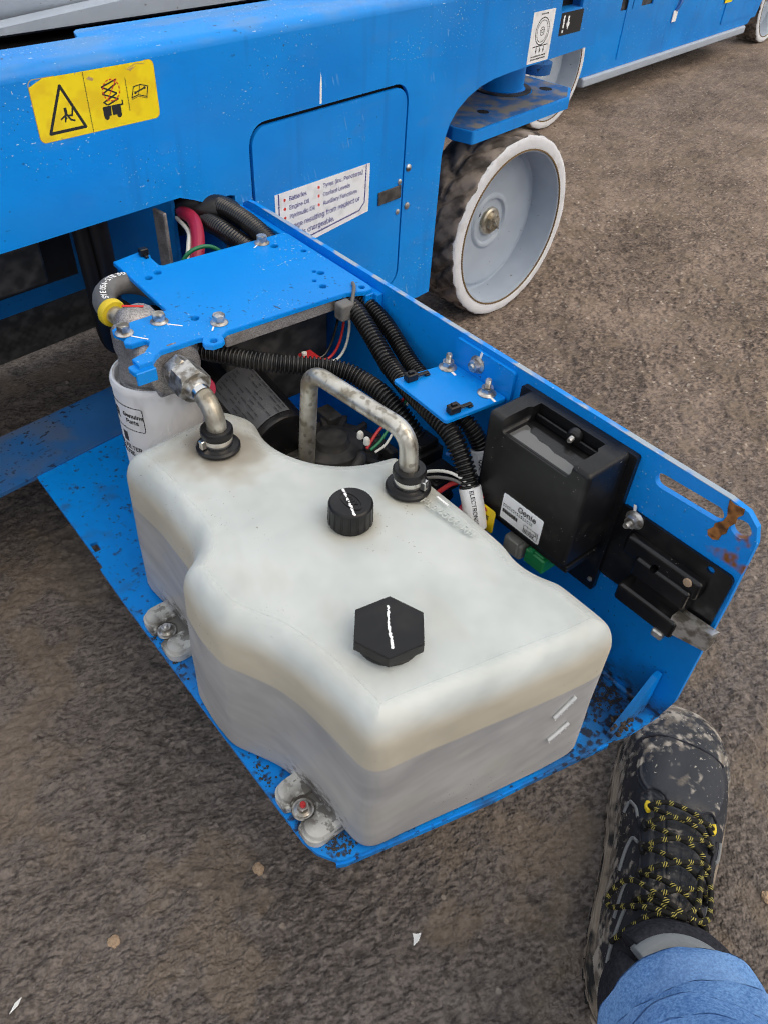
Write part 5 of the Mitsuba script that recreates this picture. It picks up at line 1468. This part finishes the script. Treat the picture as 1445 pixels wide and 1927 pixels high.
part(LAT, 'tongue', tray(cat(trimesh.convex.convex_hull(A([(0.7480, 0.006, 0.306), (0.7480, 0.024, 0.308), (0.7480, 0.006, 0.329), (0.7480, 0.022, 0.329), (0.786, 0.006, 0.310), (0.786, 0.018, 0.312), (0.786, 0.006, 0.331), (0.784, 0.015, 0.331)])), bx(0.738, 0.7495, 0.010, 0.028, 0.296, 0.305, 0.0015))), 'zinc', smooth=20)
nut, std = stud_nut(tw(0.6745, 0.0034, 0.3815), TV, 0.0066, 2.3)
part(LAT, 'nut', nut, 'zinc', smooth=25)
part(LAT, 'stud', std, 'zinc', smooth=40)
part(LAT, 'paint_mark', extr(stroke([(0.672, 0.389), (0.670, 0.397)], 0.0028), 0.0003, TO+TV*0.0036, TU, EZ, TV), 'paint_mark')

# ------------------------------------------------------------------ the person's booted foot and trouser leg
PER = thing('person', 'person seen from above: one foot in a muddy black lace-up boot, blue jeans leg', 'person')
BA = math.radians(21.0)
BS, BB = A([math.cos(BA), math.sin(BA), 0]), A([-math.sin(BA), math.cos(BA), 0])
BL = 0.3875
BO_ = A([0.0, 0.0, 0.0])+BS*(0.262)+BB*(-0.1970)
sk = A([0.0, 0.012, 0.03, 0.06, 0.10, 0.14, 0.18, 0.22, 0.26, 0.295, 0.325, 0.345, 0.360, 0.369, 0.372])/0.372*BL
wL = [0.004, 0.038, 0.050, 0.0575, 0.0585, 0.0570, 0.0570, 0.0600, 0.0615, 0.0590, 0.0520, 0.0430, 0.0310, 0.016, 0.002]
wR = [0.004, 0.024, 0.034, 0.042, 0.0465, 0.0510, 0.0570, 0.0630, 0.0660, 0.0640, 0.0565, 0.0460, 0.0330, 0.017, 0.002]
from scipy.interpolate import PchipInterpolator as PC_
fL, fR = PC_(sk, wL), PC_(sk, wR)
hz = PC_([0, 0.02, 0.05, 0.075, 0.09, 0.12, 0.16, 0.20, 0.24, 0.28, 0.32, 0.355, 0.376, 0.3875], [0.092, 0.098, 0.104, 0.110, 0.110, 0.107, 0.099, 0.090, 0.083, 0.079, 0.074, 0.062, 0.044, 0.026])
Z0 = 0.022


def boot_pt(s, th, off=0.0):
    """point on the upper: th -1 (right) .. 1 (left) round the section, pushed out by off"""
    ins = 0.0045
    L_, R_ = np.maximum(fL(s)-ins, 0.001), np.maximum(fR(s)-ins, 0.001)
    h = hz(s)-Z0
    a = th*math.pi/2
    toe = np.clip((s-0.20)/0.1, 0, 1)
    e1, e2 = 0.82-0.12*toe, 0.86-0.18*toe
    cx_ = np.sign(np.sin(a))*np.abs(np.sin(a))**e1
    cz_ = np.abs(np.cos(a))**e2
    # sides pull in towards the ankle
    pull = 1-0.26*np.clip((0.20-s)/0.12, 0, 1)*cz_
    b = np.where(cx_ > 0, L_, R_)*cx_*pull
    z = Z0+h*cz_
    nb = cx_*h/np.maximum(np.where(cx_ > 0, L_, R_), 0.01)
    nz = cz_
    ln = np.sqrt(nb*nb+nz*nz)+1e-6
    b, z = b+off*nb/ln, z+off*nz/ln
    return BO_+s[..., None]*BS+b[..., None]*BB+z[..., None]*EZ


ns, nt = 200, 150
S, TH = np.meshgrid(np.linspace(0.0005, BL-0.0008, ns), np.linspace(-1, 1, nt), indexing='ij')
bb = TH
off = 0.0012*(meshkit.fbm(np.stack([S*30, TH*3, S*0], -1), 3, 6)-0.5)
sst = lambda a, b, x: np.clip((x-a)/(b-a), 0, 1)**2*(3-2*np.clip((x-a)/(b-a), 0, 1))
# rubber toe rand, vamp seam ridge, eyestay edges, tongue trough
rand_line = 0.308+0.012*np.cos(TH*3.0)-0.05*np.clip(np.abs(TH)-0.55, 0, 1)
off += 0.0022*sst(0, 0.004, S-rand_line)
vamp = ((S-0.262)/0.044)**2+(TH/0.50)**2
off += 0.0016*np.exp(-((np.sqrt(vamp)-1)/0.045)**2)
off += 0.0010*np.exp(-((np.sqrt(((S-0.262)/0.048)**2+(TH/0.55)**2)-1)/0.03)**2)
trough = sst(0.36, 0.29, np.abs(TH))*sst(0.070, 0.085, S)*sst(0.236, 0.220, S)
off -= 0.0040*trough
off += 0.0016*np.sin(S*420+TH*6)*trough*0.6
# gather lines of the tongue
off -= 0.0012*trough*np.clip(np.cos(TH*40), 0, 1)**6
# side overlays
sd = np.abs(TH)
off += 0.0014*np.exp(-((S-0.06-0.16*(1-sd))/0.004)**2)*sst(0.42, 0.5, sd)+0.0014*np.exp(-((S-0.12-0.14*(1-sd))/0.004)**2)*sst(0.42, 0.5, sd)
bootm = grid_mesh(boot_pt(S, TH, off))
if bootm.face_normals[bootm.faces.shape[0]//4][2] < 0:
    bootm = trimesh.Trimesh(bootm.vertices, bootm.faces[:, ::-1], process=False)
BOOT = part(PER, 'boot', bootm, 'boot_leather', smooth=True, label='muddy black work boot')
# sole: outline with lugs and a bevelled toe bumper
so_s = np.linspace(0, BL, 70)
ol = [(s_, float(fL(s_))) for s_ in so_s]+[(s_, -float(fR(s_))) for s_ in so_s[::-1]]
solep = Polygon(ol).buffer(0.0015)
lug = []
per = np.asarray(solep.exterior.coords)
Lp = LineString(per)
nl = int(Lp.length/0.020)
for i in range(nl):
    p_ = Lp.interpolate(i*Lp.length/nl)
    lug.append(Point(p_.x, p_.y).buffer(0.0055, 2))
sole_lo = unary_union([solep.buffer(-0.004)]+[l_.intersection(solep.buffer(0.0002)) for l_ in lug])
sm_ = cat(extr(sole_lo, 0.012, BO_+EZ*(-0.004), BS, BB, EZ), bevel(solep, 0.0145, 0.004, BO_+EZ*0.008, BS, BB, EZ))
part(BOOT, 'sole', sm_, 'boot_sole', smooth=25)


def on_boot(pts, off, step=0.0025):
    p, _ = spline([(a, b, 0) for a, b in pts], 0.002)
    return boot_pt(p[:, 0], p[:, 1], np.full(len(p), off)), p


# pale piping lines on the sides
def piping(pts, r=0.0016, bs='boot_grey'):
    w, _ = on_boot(pts, 0.0012)
    return sweep(w, r, 8)[0]


for x in ([(0.218, 0.62), (0.208, 0.53), (0.196, 0.50)], [(0.208, 0.74), (0.218, 0.64)], [(0.166, 0.50), (0.172, 0.58), (0.160, 0.68), (0.14, 0.76)], [(0.128, 0.56), (0.118, 0.66), (0.090, 0.76)], [(0.100, 0.60), (0.080, 0.70), (0.050, 0.80)],
     [(0.205, -0.60), (0.188, -0.66), (0.178, -0.58)], [(0.150, -0.60), (0.140, -0.68), (0.125, -0.72)]):
    part(BOOT, 'piping', piping(x, 0.0018), 'boot_grey', smooth=40)
for x in ([(0.226, 0.40), (0.232, 0.28), (0.226, 0.16), (0.214, 0.10)], [(0.220, -0.42), (0.226, -0.30), (0.218, -0.18), (0.212, -0.10)], [(0.30, 0.52), (0.306, 0.25), (0.304, -0.1), (0.296, -0.45)], [(0.20, 0.50), (0.16, 0.46), (0.12, 0.48)], [(0.20, -0.50), (0.16, -0.46), (0.12, -0.46)]):
    part(BOOT, 'seam', piping(x, 0.0011), 'boot_fabric', smooth=40)
# eyelet loops
for sgn in (1, -1):
    for s_, t_ in ((0.207, 0.34), (0.184, 0.38), (0.157, 0.41), (0.128, 0.44), (0.098, 0.47)):
        w, _ = on_boot([(s_+0.006, sgn*t_), (s_, sgn*(t_+0.025)), (s_-0.006, sgn*t_)], 0.003)
        part(BOOT, 'eyelet', sweep(w, 0.0026, 8)[0], 'rubber' if s_ < 0.20 else 'yellow_ring', smooth=40)


def lace(pts, offs):
    p, _ = spline([(a, b, o) for (a, b), o in zip(pts, offs)], 0.0018)
    w = boot_pt(p[:, 0], p[:, 1], p[:, 2])
    m, uv = sweep(w, 0.0026, 10, caps=True)
    uv = uv.copy(); uv[:, 1] = np.interp(uv[:, 1], [0, max(uv[:, 1].max(), 1e-6)], [0, np.linalg.norm(np.diff(w, axis=0), axis=1).sum()])
    part(BOOT, 'lace', m, 'lace_cord', smooth=True, uv=uv)


e = [0.207, 0.184, 0.157, 0.128, 0.098]
tt = [0.33, 0.37, 0.40, 0.43, 0.46]
lace([(e[0], tt[0]), (e[0]+0.007, 0.12), (e[0]+0.003, -0.12), (e[0]-0.008, -tt[0])], [0.0035, 0.0055, 0.0055, 0.0035])
for i in range(4):
    lace([(e[i], tt[i]), (e[i]-0.008, 0.14), (e[i+1]+0.010, -0.15), (e[i+1], -tt[i+1])], [0.003, 0.006, 0.006, 0.003])
    lace([(e[i], -tt[i]), (e[i]-0.004, -0.15), (e[i+1]+0.007, 0.16), (e[i+1], tt[i+1])], [0.003, 0.009, 0.009, 0.003])
# bow and loose ends
lace([(0.100, 0.47), (0.098, 0.30), (0.092, 0.10), (0.088, -0.05), (0.092, -0.2), (0.088, -0.50)], [0.004, 0.010, 0.011, 0.013, 0.012, 0.004])
lace([(0.088, -0.05), (0.098, 0.15), (0.114, 0.45), (0.106, 0.72), (0.094, 0.68), (0.089, 0.38), (0.085, 0.05)], [0.012, 0.016, 0.016, 0.012, 0.011, 0.013, 0.014])
lace([(0.088, -0.02), (0.108, -0.12), (0.142, -0.16), (0.130, -0.32), (0.100, -0.28), (0.086, -0.06)], [0.013, 0.013, 0.011, 0.011, 0.013, 0.013])
lace([(0.086, -0.02), (0.084, 0.20), (0.072, 0.48), (0.064, 0.70)], [0.014, 0.011, 0.008, 0.006])
lace([(0.100, -0.47), (0.082, -0.44), (0.062, -0.50), (0.048, -0.60)], [0.006, 0.010, 0.010, 0.009])
lace([(0.086, -0.06), (0.082, -0.12), (0.076, -0.20)], [0.014, 0.012, 0.011])
w, _ = on_boot([(0.076, -0.20), (0.071, -0.24)], 0.0115)
part(BOOT, 'lace_tip', sweep(w, 0.0027, 8)[0], 'yellow_ring', smooth=40)
# padded tongue, its grey lining edge and the collar
tg = np.linspace(-1, 1, 40)
def collar_ring(rs, rb, z0, s0, b0, a0, a1, n, lift=0.0):
    a = np.linspace(a0, a1, n)
    s_ = s0+rs*np.cos(a); b_ = b0+rb*np.sin(a)
    return BO_+s_[:, None]*BS+b_[:, None]*BB+(z0+lift*np.cos(a))[:, None]*EZ


front = collar_ring(0.050, 0.050, 0.1130, 0.018, -0.008, math.radians(-82), math.radians(58), 60, 0.012)
part(BOOT, 'tongue', cat(sweep(front, 0.0125, 16)[0], sweep(front+BS*0.006-EZ*0.014, 0.0145, 16)[0], sweep(front+BS*0.014-EZ*0.026, 0.0120, 16)[0]), 'boot_fabric', smooth=True)
part(BOOT, 'tongue_lining', sweep(front-BS*0.0065+EZ*0.0050, 0.0088, 14)[0], 'boot_trim', smooth=True)
back = collar_ring(0.046, 0.040, 0.1000, 0.022, 0.000, math.radians(66), math.radians(290), 90, 0.006)
part(BOOT, 'collar', cat(sweep(back, 0.0115, 16)[0], sweep(back-EZ*0.016, 0.0125, 16)[0], sweep(back-EZ*0.032, 0.0130, 16)[0]), 'boot_fabric', smooth=True)
# jeans leg: rings along the shin, wrinkled, open at the hem
ax_p = A([[0.286, -0.108, 0.142], [0.262, -0.113, 0.186], [0.234, -0.119, 0.230], [0.200, -0.129, 0.290], [0.140, -0.146, 0.395], [0.100, -0.160, 0.470]])
axp, axs = spline(ax_p, 0.004)
nr, na = len(axp), 140
ang = np.linspace(0, 2*np.pi, na+1)
t_, a_, b_ = frames_along(axp, BS)
u_ = axs/axs[-1]
R1 = np.interp(axs, [0, 0.05, 0.12, 0.25, 0.45], [0.066, 0.067, 0.070, 0.076, 0.084])
AN, SS = np.meshgrid(ang, axs)
def crease(c0, k, w, ph):
    return np.exp(-((SS-c0-k*np.sin(AN+ph))/w)**2)


fold = 0
for c0_, k_, ph_, am in ((0.030, 0.022, 0.5, 0.012), (0.066, 0.034, 0.9, 0.015), (0.108, 0.044, 1.2, 0.014), (0.158, 0.055, 0.8, 0.012), (0.205, 0.065, 1.3, 0.014), (0.250, 0.060, 0.7, 0.013), (0.300, 0.065, 1.1, 0.013)):
    x_ = SS-c0_-k_*np.sin(AN+ph_)
    fold = fold+am*np.where(x_ < 0, np.exp(-(x_/0.0055)**2), np.exp(-(x_/0.022)**2))*(0.55+0.9*meshkit.noise(np.stack([np.cos(AN)*1.5+c0_*90, np.sin(AN)*1.5, SS*4], -1)))
fold += 0.014*(meshkit.fbm(np.stack([np.cos(AN)*2.2+3, np.sin(AN)*2.2+3, SS*22], -1), 3, 11)-0.5)
fold += 0.0022*np.exp(-((SS-0.010)/0.006)**2)-0.0022*np.exp(-((SS-0.022)/0.003)**2)
Rr = R1[:, None]+fold+0.0035*np.sin(AN*3+SS*20)
ell = 1.0+0.10*np.cos(2*(AN-0.4))
hemdrop = np.clip(1-SS/0.05, 0, 1)
P = axp[:, None]+(Rr*ell)[..., None]*(np.cos(AN)[..., None]*a_[:, None]+np.sin(AN)[..., None]*b_[:, None])
P[..., 2] += hemdrop*(0.016*np.cos(AN)-0.006*np.sin(AN*2+0.5))
uv = np.stack([AN/(2*np.pi), SS], -1).reshape(-1, 2)
jm = grid_mesh(P)
# inside of the hem
inn = axp[:, None]+((Rr-0.003)*ell)[..., None]*(np.cos(AN)[..., None]*a_[:, None]+np.sin(AN)[..., None]*b_[:, None])
inn[..., 2] += hemdrop*(0.016*np.cos(AN)-0.006*np.sin(AN*2+0.5))
ji = grid_mesh(np.concatenate([P[:1], inn[:20]]))
jall = trimesh.util.concatenate([jm, trimesh.Trimesh(ji.vertices, ji.faces[:, ::-1], process=False)])
uv2 = np.vstack([uv, np.concatenate([uv[:na+1], uv[:(na+1)*20]])])
cn = jm.face_normals[na//4]; cc = jm.triangles_center[na//4]-axp[0]
if cn @ cc < 0:
    jall = trimesh.Trimesh(jall.vertices, jall.faces[:, ::-1], process=False)
JEAN = part(PER, 'trouser_leg', jall, 'denim', smooth=True, uv=uv2, label='blue denim jeans leg')
hemring = np.argmin(np.abs(axs-0.017))
part(JEAN, 'hem_stitch', sweep(P[hemring, :-1]+(P[hemring, :-1]-axp[hemring])*0.010, 0.0010, 6, False)[0], 'brown_thread', smooth=True)
